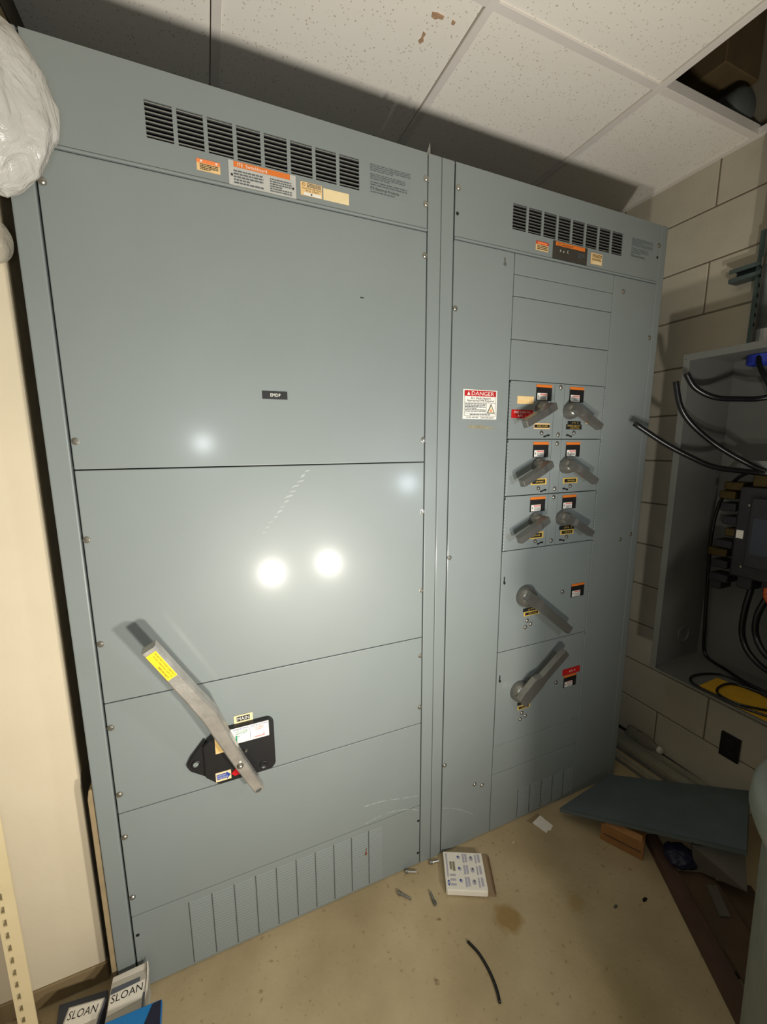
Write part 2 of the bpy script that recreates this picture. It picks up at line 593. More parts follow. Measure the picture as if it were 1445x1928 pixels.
# block wall on the right: every block its own piece
wr = bpy.data.objects.new('wall_right', None)
link(wr, None, (XR, -0.9, 0))
structure(wr)
world_obj('mortar_bed', bx(XR + 0.004, XR + 0.1, YF, BACK, 0, 3.2), MORTAR, wr)
BL, BH, J = 0.4064, 0.2032, 0.006
def block_mesh(L):
    b_ = bx(0, 0.03, -L / 2 + J / 2, L / 2 - J / 2, J / 2, BH - J / 2, bev=0.0025)
    me = bpy.data.meshes.new('block')
    bmesh.ops.recalc_face_normals(b_, faces=b_.faces)
    b_.to_mesh(me)
    b_.free()
    me.materials.append(BLOCK)
    return me
bme = block_mesh(BL)
for c in range(13):
    off = 0.040 if c % 2 == 0 else -0.165
    k = -4
    while True:
        y0 = off + k * BL
        k += 1
        if y0 + BL < -1.7:
            continue
        if y0 > BACK - 0.05:
            break
        if y0 + BL > BACK:
            L = BACK - y0
            world_obj('block', bx(XR, XR + 0.03, y0 + J / 2, BACK - 0.001, c * BH + J / 2, (c + 1) * BH - J / 2, bev=0.0025), BLOCK, wr)
        else:
            shared('block', bme, wr, (XR, y0 + BL / 2, c * BH))

# suspended ceiling: lay-in tiles on a grid of tees, one tile missing on the right
ce = bpy.data.objects.new('ceiling', None)
link(ce, None, (0.4, -1.2, ZC))
structure(ce)
P = 0.6465
gx = [0.41 + P * k for k in range(-4, 3)] + [XR]
gy = [-0.078 + P * k for k in range(-4, 2)] + [BACK]
gx = [XL] + gx
def tile_mesh(a, b_):
    return bx(-a / 2 + 0.004, a / 2 - 0.004, -b_ / 2 + 0.004, b_ / 2 - 0.004, 0.0, 0.016, bev=0.003)
stained = None
for i in range(len(gx) - 1):
    for j in range(len(gy) - 1):
        x0, x1, y0, y1 = gx[i], gx[i + 1], gy[j], gy[j + 1]
        if x1 - x0 < 0.08 or y1 - y0 < 0.08:
            continue
        if x0 > 1.6 and y0 < -0.6 and y1 < 0 and y1 > -0.2:
            continue
        t_ = obj('ceiling_tile', tile_mesh(x1 - x0, y1 - y0), TILE, ce, ((x0 + x1) / 2, (y0 + y1) / 2, ZC + random.uniform(0.001, 0.003)))
        if abs(x0 - 0.41) < 0.01 and abs(y0 + 0.078) < 0.01:
            stained = t_
CHIP = mat('brown_tile_core', (176, 142, 110), 0.9, var=0.15, vscale=80)
def chip(parent, cx, cy, pts):
    b_ = BM()
    prism(b_, [(cx + 0.8 * x, cy + 0.8 * y, ZC - 0.0012) for x, y in pts], (0, 0, 0.003))
    world_obj('chipped_spot', b_, CHIP, parent)
chip(stained, 0.955, 0.005, [(-.022, -.006), (-.006, -.010), (.020, -.009), (.021, .000), (.004, .003), (-.004, .010), (-.018, .007)])
chip(stained, 1.002, 0.002, [(-.006, -.006), (.006, -.004), (.005, .006), (-.004, .006)])
chip(stained, 0.945, 0.072, [(-.006, -.022), (.005, -.018), (.003, -.004), (.010, .006), (.002, .020), (-.007, .012), (-.002, .000)])
for x in gx[1:-1]:
    world_obj('grid_tee', bx(x - 0.002, x + 0.022, YF, BACK, ZC - 0.004, ZC + 0.03, bev=0.001), TEE, ce)
for y in gy[:-1]:
    for i in range(len(gx) - 1):
        world_obj('grid_tee', bx(gx[i] + 0.022, gx[i + 1] - 0.002, y - 0.012, y + 0.012, ZC - 0.0035, ZC + 0.03, bev=0.001), TEE, ce)
world_obj('wall_angle', bx(XR - 0.02, XR, YF, BACK, ZC - 0.003, ZC + 0.02), TEE, ce)
world_obj('roof_deck', bx(XL, XR + 0.1, YF, BACK, 3.2, 3.25), PLENUM, ce)

# ---------------------------------------------------------------- the switchboard
H = 2.286
SECL = thing('switchboard_section', 'wide grey metal switchboard section with the long main lever and MAIN label', 'switchboard', (0.487, 0.28, 0), 'grey switchboard sections')
SECR = thing('switchboard_section', 'grey metal switchboard section with eight breaker handles and a DANGER label', 'switchboard', (1.455, 0.28, 0), 'grey switchboard sections')

# one screw mesh: pan head with a slot, a washer and a shank
def screw_mesh():
    b_ = BM()
    lathe(b_, [(0.0, 0.0045), (0.0036, 0.0042), (0.0056, 0.0026), (0.0058, 0.0014), (0.0080, 0.0012), (0.0080, 0.0), (0.0, 0.0)], (0, -1, 0), (0, 0, 0), 16)
    box(b_, -0.0042, 0.0042, -0.0049, -0.0038, -0.0006, 0.0006)
    bmesh.ops.recalc_face_normals(b_, faces=b_.faces)
    me = bpy.data.meshes.new('screw')
    b_.to_mesh(me)
    b_.free()
    me.materials.append(ZINC)
    return me
SCREW = screw_mesh()
def hole_mesh():
    b_ = BM()
    lathe(b_, [(0.0, 0.0004), (0.0048, 0.0004), (0.0048, -0.001)], (0, -1, 0), (0, 0, 0), 12)
    me = bpy.data.meshes.new('empty_screw_hole')
    b_.to_mesh(me)
    b_.free()
    me.materials.append(HOLE)
    return me
SHOLE = hole_mesh()
def screws(panel, pts):
    for x, z in pts:
        shared('screw', SCREW, panel, (x, 0.0, z))
def sholes(panel, pts):
    for x, z in pts:
        shared('screw_hole', SHOLE, panel, (x, 0.0, z))

def panel(sec, name, x0, x1, z0, z1, y=0.0, m=PAINT, bev=0.0022):
    return world_obj(name, bx(x0, x1, y, y + 0.018, z0, z1, bev=bev, seg=2), m, sec)

def body(sec, x0, x1):
    b_ = BM()
    for a in ((x0 + 0.0005, x0 + 0.003, 0.024, 0.6, 0.0, H - 0.003), (x1 - 0.003, x1 - 0.0005, 0.024, 0.6, 0.0, H - 0.003),
              (x0 + 0.003, x1 - 0.003, 0.597, 0.6, 0.0, H - 0.003), (x0 + 0.0005, x1 - 0.0005, 0.006, 0.6, H - 0.003, H), (x0 + 0.003, x1 - 0.003, 0.03, 0.597, 0.0, 0.003)):
        box(b_, *a)
    world_obj('body', b_, PAINT_DARK, sec)
body(SECL, 0.0, 0.974)
body(SECR, 0.974, 1.936)

def post(sec, x0, x1):
    world_obj('frame_post', bx(x0, x1, 0.0, 0.05, 0.0, H, bev=0.003, seg=2), PAINT, sec)
post(SECL, 0.0, 0.0425)
post(SECL, 0.9315, 0.9735)
post(SECR, 0.9748, 1.0155)
post(SECR, 1.9005, 1.936)

# vent slats: one mesh shared by all of them
def slat_mesh():
    b_ = BM()
    prism(b_, [(-0.0262, 0.0002, 0.0013), (-0.0262, 0.012, 0.0036), (-0.0262, 0.012, 0.0026), (-0.0262, 0.0004, -0.0012)], (0.0524, 0, 0))
    bmesh.ops.recalc_face_normals(b_, faces=b_.faces)
    me = bpy.data.meshes.new('vent_slat')
    b_.to_mesh(me)
    b_.free()
    me.materials.append(GAL)
    return me
SLAT = slat_mesh()

def vent_panel(sec, x0, x1, z0, xv):
    xs = [x0]
    for k in range(8):
        xs += [xv + k * 0.0611, xv + k * 0.0611 + 0.0525]
    xs.append(x1)
    zz = [z0, 2.151, 2.223, H - 0.001]
    holes = {(1 + 2 * k, 1) for k in range(8)}
    p = world_obj('vent_panel', plate_with_holes(BM(), xs, zz, holes, 0.0, 0.004), PAINT, sec)
    fl = world_obj('rolled_edge', bx(x0, x1, -0.0035, 0.006, z0 - 0.001, z0 + 0.004, bev=0.0016, seg=3), PAINT, p)
    for k in range(8):
        for r in range(8):
            shared('vent_slat', SLAT, p, (xv + k * 0.0611 + 0.02625, 0.0, 2.151 + (r + 0.5) * 0.009))
    return p

# --- left section panels
px0, px1 = 0.0470, 0.9280
pv = vent_panel(SECL, px0, px1, 2.0915, 0.2485)
screws(pv, [(0.924, 2.221), (0.924, 2.158)])
pA = panel(SECL, 'cover_panel', px0, px1, 1.4515, 2.0885)
pB = panel(SECL, 'cover_panel', px0, px1, 0.8800, 1.4490)
pC = panel(SECL, 'cover_panel', px0, px1, 0.5675, 0.8780)
pD = panel(SECL, 'cover_panel', px0, px1, 0.2450, 0.5655)
pE = panel(SECL, 'vented_kick_panel', px0, px1, 0.0030, 0.2430)
screws(pA, [(0.055, 2.025), (0.056, 1.513), (0.9225, 2.027), (0.924, 1.517)])
screws(pB, [(0.054, 1.291), (0.055, 1.035), (0.9235, 1.296), (0.9235, 1.041)])
screws(pC, [(0.0545, 0.813), (0.055, 0.623), (0.923, 0.815), (0.923, 0.628)])
screws(pD, [(0.0545, 0.496), (0.055, 0.307)])
sholes(pE, [(0.056, 0.182), (0.922, 0.183), (0.922, 0.049)])

def louver_column(pan, x0, x1, z0, z1, rows):
    b_ = BM()
    h = (z1 - z0) / rows
    for r in range(rows):
        z = z0 + r * h
        prism(b_, [(x0, 0.0005, z + h * 0.92), (x0, -0.0016, z + h * 0.30), (x0, -0.0012, z + h * 0.16), (x0, 0.0005, z + h * 0.16)], (x1 - x0, 0, 0))
    o = world_obj('louver_column', b_, PAINT, pan)
    o['kind'] = 'stuff'
    sl = world_obj('column_slot', bx(x0 - 0.0035, x0 - 0.0012, -0.0004, 0.001, z0, z1), PAINT_DARK, pan)
for k in range(10):
    x = 0.1875 + k * 0.0609
    louver_column(pE, x, x + (0.0545 if k < 9 else 0.047), 0.012, 0.222, 22)

# --- left section labels
sticker(SECL, 'caution_label', 0.343, 0.392, 2.1115, 2.1345, TANL, [('r', 0, .66, 1, 1, SALMON), ('o', .2, .83, .05, .1, WHITEL), ('o', .85, .83, .05, .1, WHITEL), ('l', .14, .06, .92, .62, 4, BLACK)], label='orange and tan caution label with black fine print')
sp = sticker(SECL, 'nameplate', 0.410, 0.564, 2.0955, 2.1475, SILVER, [('r', .075, .76, .91, .985, ORANGE), ('t', 'ITE  Switchboard', .13, .80, .56, .94, WHITEL),
        ('l', .07, .08, .5, .66, 5, GREYP), ('l', .60, .08, .93, .66, 6, GREYP), ('o', .045, .42, .016, .05, BLACK), ('o', .955, .42, .016, .05, BLACK)], y=-0.0005, label='silver nameplate with an orange Switchboard band')
sticker(SECL, 'rating_label', 0.5755, 0.629, 2.110, 2.1395, TANL, [('r', .14, .02, .95, .24, WHITEL), ('o', .15, .8, .07, .12, BLACK), ('o', .15, .8, .05, .085, TANL), ('l', .3, .62, .95, .95, 3, GREYP), ('t', 'ONLY FOR USE WITH', .06, .48, .95, .58, BLACK), ('t', 'M-2 17071', .25, .3, .85, .42, BLACK), ('o', .5, .13, .04, .07, BLACK)], label='tan rating label')
sticker(SECL, 'blank_label', 0.6325, 0.700, 2.110, 2.136, CREAML, label='blank cream label')
fp = sticker(SECL, 'printed_notice', 0.757, 0.878, 2.152, 2.222, PAINT, [('l', .02, .74, .98, .99, 4, GREYP), ('l', .02, .46, .86, .68, 4, GREYP), ('l', .02, .26, .9, .42, 2, GREYP), ('t', 'ITE Electrical Products', .02, .13, .70, .22, BLACK), ('l', .02, .02, .6, .1, 1, GREYP)], th=0.0002, label='grey panel area printed with small dark lines of text')
sticker(SECL, 'nameplate', 0.4595, 0.5225, 1.6195, 1.6390, BLACK, [('t', 'EMDP', .32, .3, .72, .72, WHITEL)], th=0.0016, label='small black plate reading EMDP')
SCUFF = mat('dull_scuff', (152, 159, 155), 0.6, var=0.1, vscale=60)
SMUDGE = mat('adhesive_smudge', (132, 126, 104), 0.8, var=0.2, vscale=80)
RUST = mat('rust', (120, 66, 40), 0.9, var=0.3, vscale=200)
b = BM()
for k in range(13):
    t = k / 12
    x = 0.566 - 0.118 * t + random.uniform(-.003, .003)
    z = 1.432 - 0.160 * t
    L = (0.016 if 0.15 < t < 0.5 else 0.009) * random.uniform(0.7, 1.1)
    h = random.uniform(0.003, 0.0075)
    b.faces.new([b.verts.new(p) for p in ((x - L, -0.0002, z - h * 0.6), (x + L * 0.5, -0.0002, z + h * 0.2), (x + L * 0.8, -0.0002, z + h), (x - L * 0.3, -0.0002, z + h * 0.7))])
world_obj('scuff_mark', b, SCUFF, SECL)
def scuff_arc(sec, pts, wd):
    b_ = BM()
    P_ = spline([(x, -0.0002, z) for x, z in pts], 6)
    for p, q in zip(P_[:-1], P_[1:]):
        if random.random() < 0.18:
            continue
        a, c = wd * random.uniform(0.3, 1.0), wd * random.uniform(0.3, 1.0)
        b_.faces.new([b_.verts.new(v) for v in (p - EZ * a, q - EZ * c, q + EZ * c, p + EZ * a)])
    world_obj('scuff_mark', b_, SCUFF, sec)
scuff_arc(SECL, [(0.70, 0.250), (0.76, 0.262), (0.82, 0.262), (0.88, 0.247), (0.925, 0.226)], 0.0022)
scuff_arc(SECL, [(0.72, 0.322), (0.78, 0.318), (0.85, 0.302), (0.92, 0.286)], 0.0022)
scuff_arc(SECR, [(1.02, 0.196), (1.06, 0.180), (1.11, 0.150), (1.17, 0.105)], 0.0020)
b = BM()
prism(b, [(0.718, -0.0018, 0.135), (0.724, -0.0018, 0.133), (0.727, -0.0018, 0.140), (0.7235, -0.0018, 0.146), (0.7255, -0.0018, 0.160), (0.7235, -0.0018, 0.160), (0.7215, -0.0018, 0.147)], (0, -0.0004, 0))
world_obj('rust_spot', b, RUST, SECL)
b = BM()
b.faces.new([b.verts.new(p) for p in ((0.728, -0.0002, 1.8915), (0.738, -0.0002, 1.8925), (0.738, -0.0002, 1.8945), (0.728, -0.0002, 1.8945))])
world_obj('scratch', b, BLACK, SECL)

# --- main switch: black housing, labels, lever
SD = 0.018
def msw(x, z):
    return 0.3218 + (x - 0.3218) * 1.0111, 1.5045 - (1.5045 - z) * 1.0111
SW = [msw(*q) for q in ((0.283, 0.738), (0.325, 0.7475), (0.430, 0.7475), (0.4415, 0.737), (0.4415, 0.604), (0.430, 0.5905), (0.290, 0.5895), (0.257, 0.622), (0.257, 0.715))]
sw = world_obj('main_switch_housing', prism(BM(), [(x, 0.0, z) for x, z in SW], (0, -SD, 0), bev=0.0025), BLACKP, SECL)
b = BM()
EAR = [(0.262, 0.722), (0.224, 0.677), (0.213, 0.655), (0.221, 0.637), (0.262, 0.605)]
prism(b, [(x, 0.0, z) for x, z in EAR], (0, -0.010, 0), bev=0.002)
world_obj('padlock_ear', b, BLACKP, sw)
b = BM()
lathe(b, [(0.007, 0.0115), (0.0095, 0.0125), (0.012, 0.0115), (0.012, 0.009), (0.007, 0.009), (0.007, 0.0115)], (0, -1, 0), (0.236, 0, 0.655), 20)
world_obj('ear_eyelet', b, BLACKP, sw, smooth=True)
b = BM()
lathe(b, [(0.0, 0.0098), (0.007, 0.0098), (0.007, 0.0104), (0.0, 0.0104)], (0, -1, 0), (0.236, 0, 0.655), 20)
world_obj('eyelet_face', b, PAINT, sw)
b = BM()
lathe(b, [(0.0, SD + 0.0025), (0.0085, SD + 0.0025), (0.0095, SD + 0.0035), (0.0115, SD + 0.0035), (0.0125, SD)], (0, -1, 0), (0.410, 0, 0.602), 24)
world_obj('round_cap', b, BLACKP, sw, smooth=True)
b = BM()
lathe(b, [(0.0, SD + 0.004), (0.0035, SD + 0.004), (0.004, SD)], (0, -1, 0), (0.364, 0, 0.662), 12)
world_obj('housing_screw', b, ZINC, sw)
b = BM()
prism(b, [(*msw(x, z)[:1], -SD, msw(x, z)[1]) for x, z in ((0.322, 0.614), (0.336, 0.628), (0.352, 0.626), (0.356, 0.606), (0.330, 0.604))], (0, -0.0025, 0), bev=0.001)
world_obj('position_indicator', b, REDP, sw)['label'] = 'red switch position indicator'
def on_switch(name, x0, x1, z0, z1, m, items, label):
    x0, z0 = msw(x0, z0)
    x1, z1 = msw(x1, z1)
    return sticker(SECL, name, x0, x1, z0, z1, m, items, y=-SD, label=label)
on_switch('instruction_label', 0.326, 0.4275, 0.699, 0.7455, WHITEL, [('t', 'OPERATING', .08, .84, .47, .95, BLUEP), ('t', 'INSTRUCTIONS', .53, .84, .97, .95, BLUEP), ('t', 'TO CLOSE', .14, .68, .44, .78, GREENP), ('r', .503, .05, .51, .8, BLUEP),
        ('t', 'TO OPEN', .62, .68, .86, .79, PINK), ('r', .13, .1, .17, .52, GREENP), ('r', .17, .44, .23, .47, GREENP), ('r', .62, .12, .88, .17, PINK), ('r', .85, .17, .88, .26, PINK), ('l', .14, .58, .42, .64, 1, GREENP), ('l', .64, .58, .84, .64, 1, PINK)], 'white operating instructions label')
on_switch('tan_tag', 0.287, 0.314, 0.6845, 0.735, TANL, [('l', .1, .1, .9, .85, 6, GOLDL)], 'tan printed tag beside the lever')
on_switch('switch_position_label', 0.2825, 0.3215, 0.600, 0.627, CREAML, [('p', ((.06, .22), (.72, .22), (.72, .08), (.98, .5), (.72, .92), (.72, .80), (.06, .80)), BLUEP), ('t', 'SWITCH', .1, .54, .66, .72, WHITEL), ('t', 'POSITION', .1, .29, .76, .47, WHITEL)], 'cream label with a blue SWITCH POSITION arrow')
sticker(SECL, 'main_label', 0.3385, 0.3885, 0.7395, 0.7625, CREAML, [('r', .15, .2, .85, .82, BLACK), ('t', 'MAIN', .19, .29, .81, .73, WHITEL)], y=-0.001, label='cream label reading MAIN')

def lever(pts, n_seg=5):
    """sweep a bevelled bar along pts = [(x,y,z,width,depth)] in the board's plane"""
    b_ = BM()
    rings = []
    path = [Vector(p[:3]) for p in pts]
    for i, p in enumerate(pts):
        t = (path[min(i + 1, len(path) - 1)] - path[max(i - 1, 0)]).normalized()
        s = t.cross(Vector((0, -1, 0))).normalized()
        nrm = s.cross(t).normalized()
        if nrm.y > 0:
            nrm = -nrm
        w_, d_ = p[3] / 2, p[4] / 2
        c = min(w_, d_) * 0.28
        prof = [(-w_ + c, d_), (w_ - c, d_), (w_, d_ - c), (w_, -d_), (-w_, -d_), (-w_, d_ - c)]
        rings.append([b_.verts.new(path[i] + s * a + nrm * q) for a, q in prof])
    for a, c in zip(rings[:-1], rings[1:]):
        for k in range(6):
            b_.faces.new((a[k], a[(k + 1) % 6], c[(k + 1) % 6], c[k]))
    b_.faces.new(rings[0])
    b_.faces.new(rings[-1][::-1])
    return b_
LV = [(0.3925, -0.047, 0.553, 0.020, 0.022), (0.390, -0.047, 0.559, 0.027, 0.022), (0.345, -0.058, 0.666, 0.030, 0.024), (0.315, -0.068, 0.745, 0.033, 0.026),
      (0.283, -0.080, 0.838, 0.040, 0.030), (0.247, -0.087, 0.905, 0.035, 0.031), (0.168, -0.098, 1.050, 0.033, 0.032)]
lo = world_obj('main_lever', lever(LV), ALU, SECL)
lo['label'] = 'long cast aluminium lever'
b = BM()
lathe(b, [(0.0, 0.0015), (0.005, 0.0015), (0.0085, 0.0035), (0.0085, 0.006), (0.0055, 0.007), (0.0055, 0.011), (0.0035, 0.0125), (0.0, 0.0125)], (0.05, -1, 0.1), (0.345, -0.0665, 0.662), 18)
world_obj('pivot_bolt', b, ZINC, lo, smooth=True)
b = BM()
cyl(b, (0.345, -0.017, 0.662), (0.345, -0.055, 0.666), 0.014, 0.014, 18)
world_obj('pivot_boss', b, BLACKP, lo)
b = BM()
d_ = Vector((0.3925 - 0.345, 0.011, 0.553 - 0.666)).normalized()
s_ = d_.cross(Vector((0, -1, 0))).normalized()
n_ = Vector((0, -0.995, -0.09)).normalized()
c0 = Vector((0.3885, -0.047, 0.5625)) + n_ * 0.0122
prism(b, [c0 + s_ * (0.0085 * math.cos(t * math.pi / 8)) + d_ * ((0.006 if math.sin(t * math.pi / 8) > 0 else 0.002) * math.sin(t * math.pi / 8)) for t in range(16)], n_ * 0.0006)
world_obj('lever_slot', b, PAINT_DARK, lo)
# yellow label on the upper end of the lever
t_ = (Vector(LV[6][:3]) - Vector(LV[5][:3])).normalized()
s_ = t_.cross(Vector((0, -1, 0))).normalized()
n_ = s_.cross(t_).normalized()
if n_.y > 0:
    n_ = -n_
ctr = Vector(LV[6][:3]) - t_ * 0.050 + n_ * 0.0163
ex_, ey_ = t_, n_.cross(t_)
wl_, hl_ = 0.080, 0.0235
oo = ctr - ex_ * wl_ / 2 - ey_ * hl_ / 2
yl = world_obj('important_label', frame_box(BM(), oo - n_ * 0.0004, ex_, ey_, n_, wl_, hl_, 0.0008), YELLOWL, SECL)
yl['label'] = 'yellow IMPORTANT label on the lever'
oo = oo + n_ * 0.0004
# print reads downwards along the lever
prints(yl, oo + ex_ * wl_ + ey_ * hl_, -ex_, -ey_, wl_, hl_, [('t', 'IMPORTANT', .47, .12, .93, .32, BLACK), ('t', 'AFTER OPERATING SWITCH', .10, .47, .95, .6, BLACK), ('t', 'SEE INSTRUCTIONS CAREFULLY', .05, .74, .97, .88, BLACK)])

# --- right section
qx0, qx1 = 1.0190, 1.8985
pv2 = vent_panel(SECR, qx0, qx1, 2.0890, 1.2245)
screws(pv2, [(1.028, 2.221), (1.892, 2.216)])
sholes(pv2, [(1.027, 2.155), (1.890, 2.176)])
pl = panel(SECR, 'side_cover', qx0, 1.2380, 0.003, 2.0860)
pr = panel(SECR, 'side_cover', 1.6795, qx1, 0.003, 2.0860)
screws(pl, [(1.0265, 1.900), (1.0265, 1.137), (1.0265, 0.370), (1.194, 0.227), (1.160, 0.243)])
screws(pr, [(1.727, 2.038), (1.888, 1.897), (1.830, 1.122), (1.890, 1.137)])
cx0, cx1, mid = 1.2405, 1.6770, 1.4805
for z0, z1 in ((2.0270, 2.0860), (1.9640, 2.0255), (1.8355, 1.9620), (1.7090, 1.8335)):
    panel(SECR, 'blank_filler', cx0, cx1, z0, z1)
rows = [(1.5205, 1.7070), (1.3285, 1.5180), (1.1355, 1.3260)]
doors = []
for z0, z1 in rows:
    a = panel(SECR, 'breaker_door', cx0 + 0.0045, mid - 0.0008, z0, z1, y=-0.002)
    c = panel(SECR, 'breaker_door', mid + 0.0008, cx1 - 0.0045, z0, z1, y=-0.002)
    doors.append((a, c))
d1 = panel(SECR, 'breaker_door', cx0, cx1 - 0.0045, 0.7575, 1.1335, y=-0.002)
d2 = panel(SECR, 'breaker_door', cx0, cx1 - 0.0045, 0.3735, 0.7555, y=-0.002)
panel(SECR, 'blank_filler', cx0, cx1, 0.2515, 0.3715)
pk = panel(SECR, 'vented_kick_panel', cx0, cx1, 0.003, 0.2495)
for k in range(5):
    x = 1.375 + k * 0.0609
    louver_column(pk, x, x + 0.054, 0.012, 0.140, 13)

def hinge(door, x, z0, z1):
    b_ = BM()
    n = int((z1 - z0) / 0.012)
    for k in range(n):
        z = z0 + k * 0.012
        cyl(b_, (x, -0.002, z + 0.0006), (x, -0.002, z + 0.0114), 0.0026, seg=8)
    o = world_obj('hinge', b_, PAINT, door)
for (a, c), (z0, z1) in zip(doors, rows):
    hinge(a, cx0 + 0.0018, z0, z1)
    hinge(c, cx1 - 0.0018, z0, z1)
hinge(d1, cx1 - 0.0018, 0.758, 1.1335)
hinge(d2, cx1 - 0.0018, 0.374, 0.7555)

def knob(door, x, z, r=0.0065):
    b_ = BM()
    lathe(b_, [(0.0, 0.0075), (r * 0.6, 0.007), (r, 0.004), (r * 1.05, 0.0)], (0, -1, 0), (x, -0.002, z), 16)
    world_obj('door_knob', b_, DGREY, door, smooth=True)
def dscrew(door, x, z):
    shared('screw', SCREW, door, (x, -0.002, z))
def latch(door, x, z, flip):
    f = -1 if flip else 1
    b_ = BM()
    prism(b_, [(x + f * p, -0.0021, z + q) for p, q in ((-0.014, -0.005), (-0.005, -0.004), (0.001, -0.001), (0.013, -0.001), (0.014, 0.005), (0.004, 0.005), (-0.006, 0.001), (-0.014, 0.001))], (0, -0.001, 0))
    world_obj('latch_slot', b_, HOLE, door)

def breaker_label(sec, x0, x1, z0, z1, y=-0.002):
    sticker(sec, 'breaker_label', x0, x1, z0, z1, BLACK, [('r', 0, .83, 1, 1, ORANGE), ('r', .08, .04, .70, .47, WHITEL), ('r', .24, .34, .69, .44, PINK), ('l', .27, .08, .66, .3, 3, GREYP), ('p', ((.14, .30), (.19, .36), (.17, .26), (.20, .26), (.14, .12), (.16, .22), (.13, .22)), BLACK)], y=y)

def rotary_handle(door, hx, hz, tx, tz, size, w0, w1, yr, yt, thick, flare):
    """round hub on the door and a pressed lever arm bent out over it"""
    b_ = BM()
    lathe(b_, [(size, 0.0), (size, 0.010), (size * 0.93, 0.022), (size * 0.78, 0.032), (size * 0.5, 0.038), (0.0, 0.040)], (0, -1, 0), (hx, -0.002, hz), 28)
    hub = world_obj('handle_hub', b_, DGREY, door, smooth=True)
    d = Vector((tx - hx, 0, tz - hz))
    L = d.length
    d.normalize()
    s = Vector((-d.z, 0, d.x))
    b_ = BM()
    st = [(-0.75 * size, yr, w0 * 0.86), (-0.2 * size, yr, w0), (flare * L, yr - 0.001, w0), ((flare + 0.12) * L, yr - 0.006, w1 * 1.05), (L, yt, w1)]
    rings = []
    for u, y, wd in st:
        p = Vector((hx, y, hz)) + d * u
        rings.append([b_.verts.new(q) for q in (p + s * wd / 2, p - s * wd / 2, p - s * wd / 2 * 0.8 + Vector((0, -thick, 0)), p + s * wd / 2 * 0.8 + Vector((0, -thick, 0)))])
    for a, c in zip(rings[:-1], rings[1:]):
        for k in range(4):
            b_.faces.new((a[k], a[(k + 1) % 4], c[(k + 1) % 4], c[k]))
    b_.faces.new(rings[0])
    b_.faces.new(rings[-1][::-1])
    bmesh.ops.recalc_face_normals(b_, faces=b_.faces)
    bmesh.ops.bevel(b_, geom=list(b_.edges), offset=0.0011, segments=2, affect='EDGES')
    world_obj('lever_arm', b_, DGREY, hub)

for i, (a, c) in enumerate(doors):
    dz = -0.1907 * i
    breaker_label(SECR, 1.351, 1.420, 1.6475 + dz, 1.7000 + dz)
    breaker_label(SECR, 1.5015, 1.570, 1.6475 + dz, 1.6990 + dz)
    rotary_handle(a, 1.374, 1.619 + dz, 1.262, 1.566 + dz, 0.025, 0.032, 0.029, -0.036, -0.044, 0.024, 0.1)
    rotary_handle(c, 1.503, 1.616 + dz, 1.594, 1.560 + dz, 0.028, 0.032, 0.027, -0.034, -0.050, 0.021, 0.08)
    knob(a, 1.383, 1.540 + dz)
    knob(c, 1.533, 1.5415 + dz)
    dscrew(a, 1.4605, 1.5345 + dz)
    dscrew(a, 1.4590, 1.6950 + dz)
    latch(a, 1.408, 1.530 + dz, False)
    latch(c, 1.512, 1.531 + dz, True)
    world_obj('door_rib', bx(1.4330, 1.4338, -0.0026, -0.002, rows[i][0] + 0.003, rows[i][1] - 0.003), PAINT_DARK, a)
# engraved and printed labels of the small breakers
Y0 = -0.002
sticker(SECR, 'tan_label', 1.273, 1.342, 1.6345, 1.6595, TANL, [('r', .66, .05, .68, .95, CREAML), ('l', .04, .5, .62, .9, 2, CREAML)], y=Y0, label='tan paper label on the uppermost left breaker door')
sticker(SECR, 'fire_pump_label', 1.251, 1.342, 1.588, 1.615, RED, [('t', 'FIRE PUMP TO', .13, .56, .86, .82, WHITEL), ('t', 'ATS - 1', .28, .16, .66, .42, WHITEL)], y=Y0, th=0.0015, label='red plate reading FIRE PUMP')
def plate(x0, x1, z0, z1, txt, rim=None, y=Y0):
    if rim:
        o = sticker(SECR, 'circuit_plate', x0, x1, z0, z1, rim, [('r', .08, .17, .90, .80, BLACK), ('t', txt, .30, .34, .80, .62, rim)], y=y, th=0.0012)
    else:
        o = sticker(SECR, 'circuit_plate', x0, x1, z0, z1, BLACK, [('t', txt, .30, .28, .82, .70, GOLDL)], y=y, th=0.0014)
sticker(SECR, 'circuit_plate', 1.349, 1.420, 1.5535, 1.5725, TANL, [('r', .02, .22, .98, .76, BLACK), ('t', 'FIRE PUMP', .2, .34, .86, .64, GOLDL)], y=Y0, th=0.0012)
plate(1.502, 1.564, 1.5715, 1.5815, 'ATS  A')
sticker(SECR, 'circuit_plate', 1.496, 1.570, 1.5535, 1.5705, BLACK, [('t', 'EMERGENCY', .08, .56, .92, .86, GOLDL), ('t', 'LIGHTING', .24, .14, .84, .42, GOLDL)], y=Y0, th=0.0014)
sticker(SECR, 'tan_label', 1.592, 1.624, 1.5735, 1.587, TANL, y=Y0)
plate(1.349, 1.420, 1.3615, 1.3835, 'SPARE', GOLDL)
plate(1.499, 1.568, 1.3610, 1.3810, 'SPARE', GOLDL)
plate(1.349, 1.420, 1.1675, 1.1915, 'SPARE', GOLDL)
plate(1.496, 1.570, 1.1890, 1.2035, 'ATS  2')
plate(1.503, 1.568, 1.1700, 1.1880, 'LIGHTING', GOLDL)
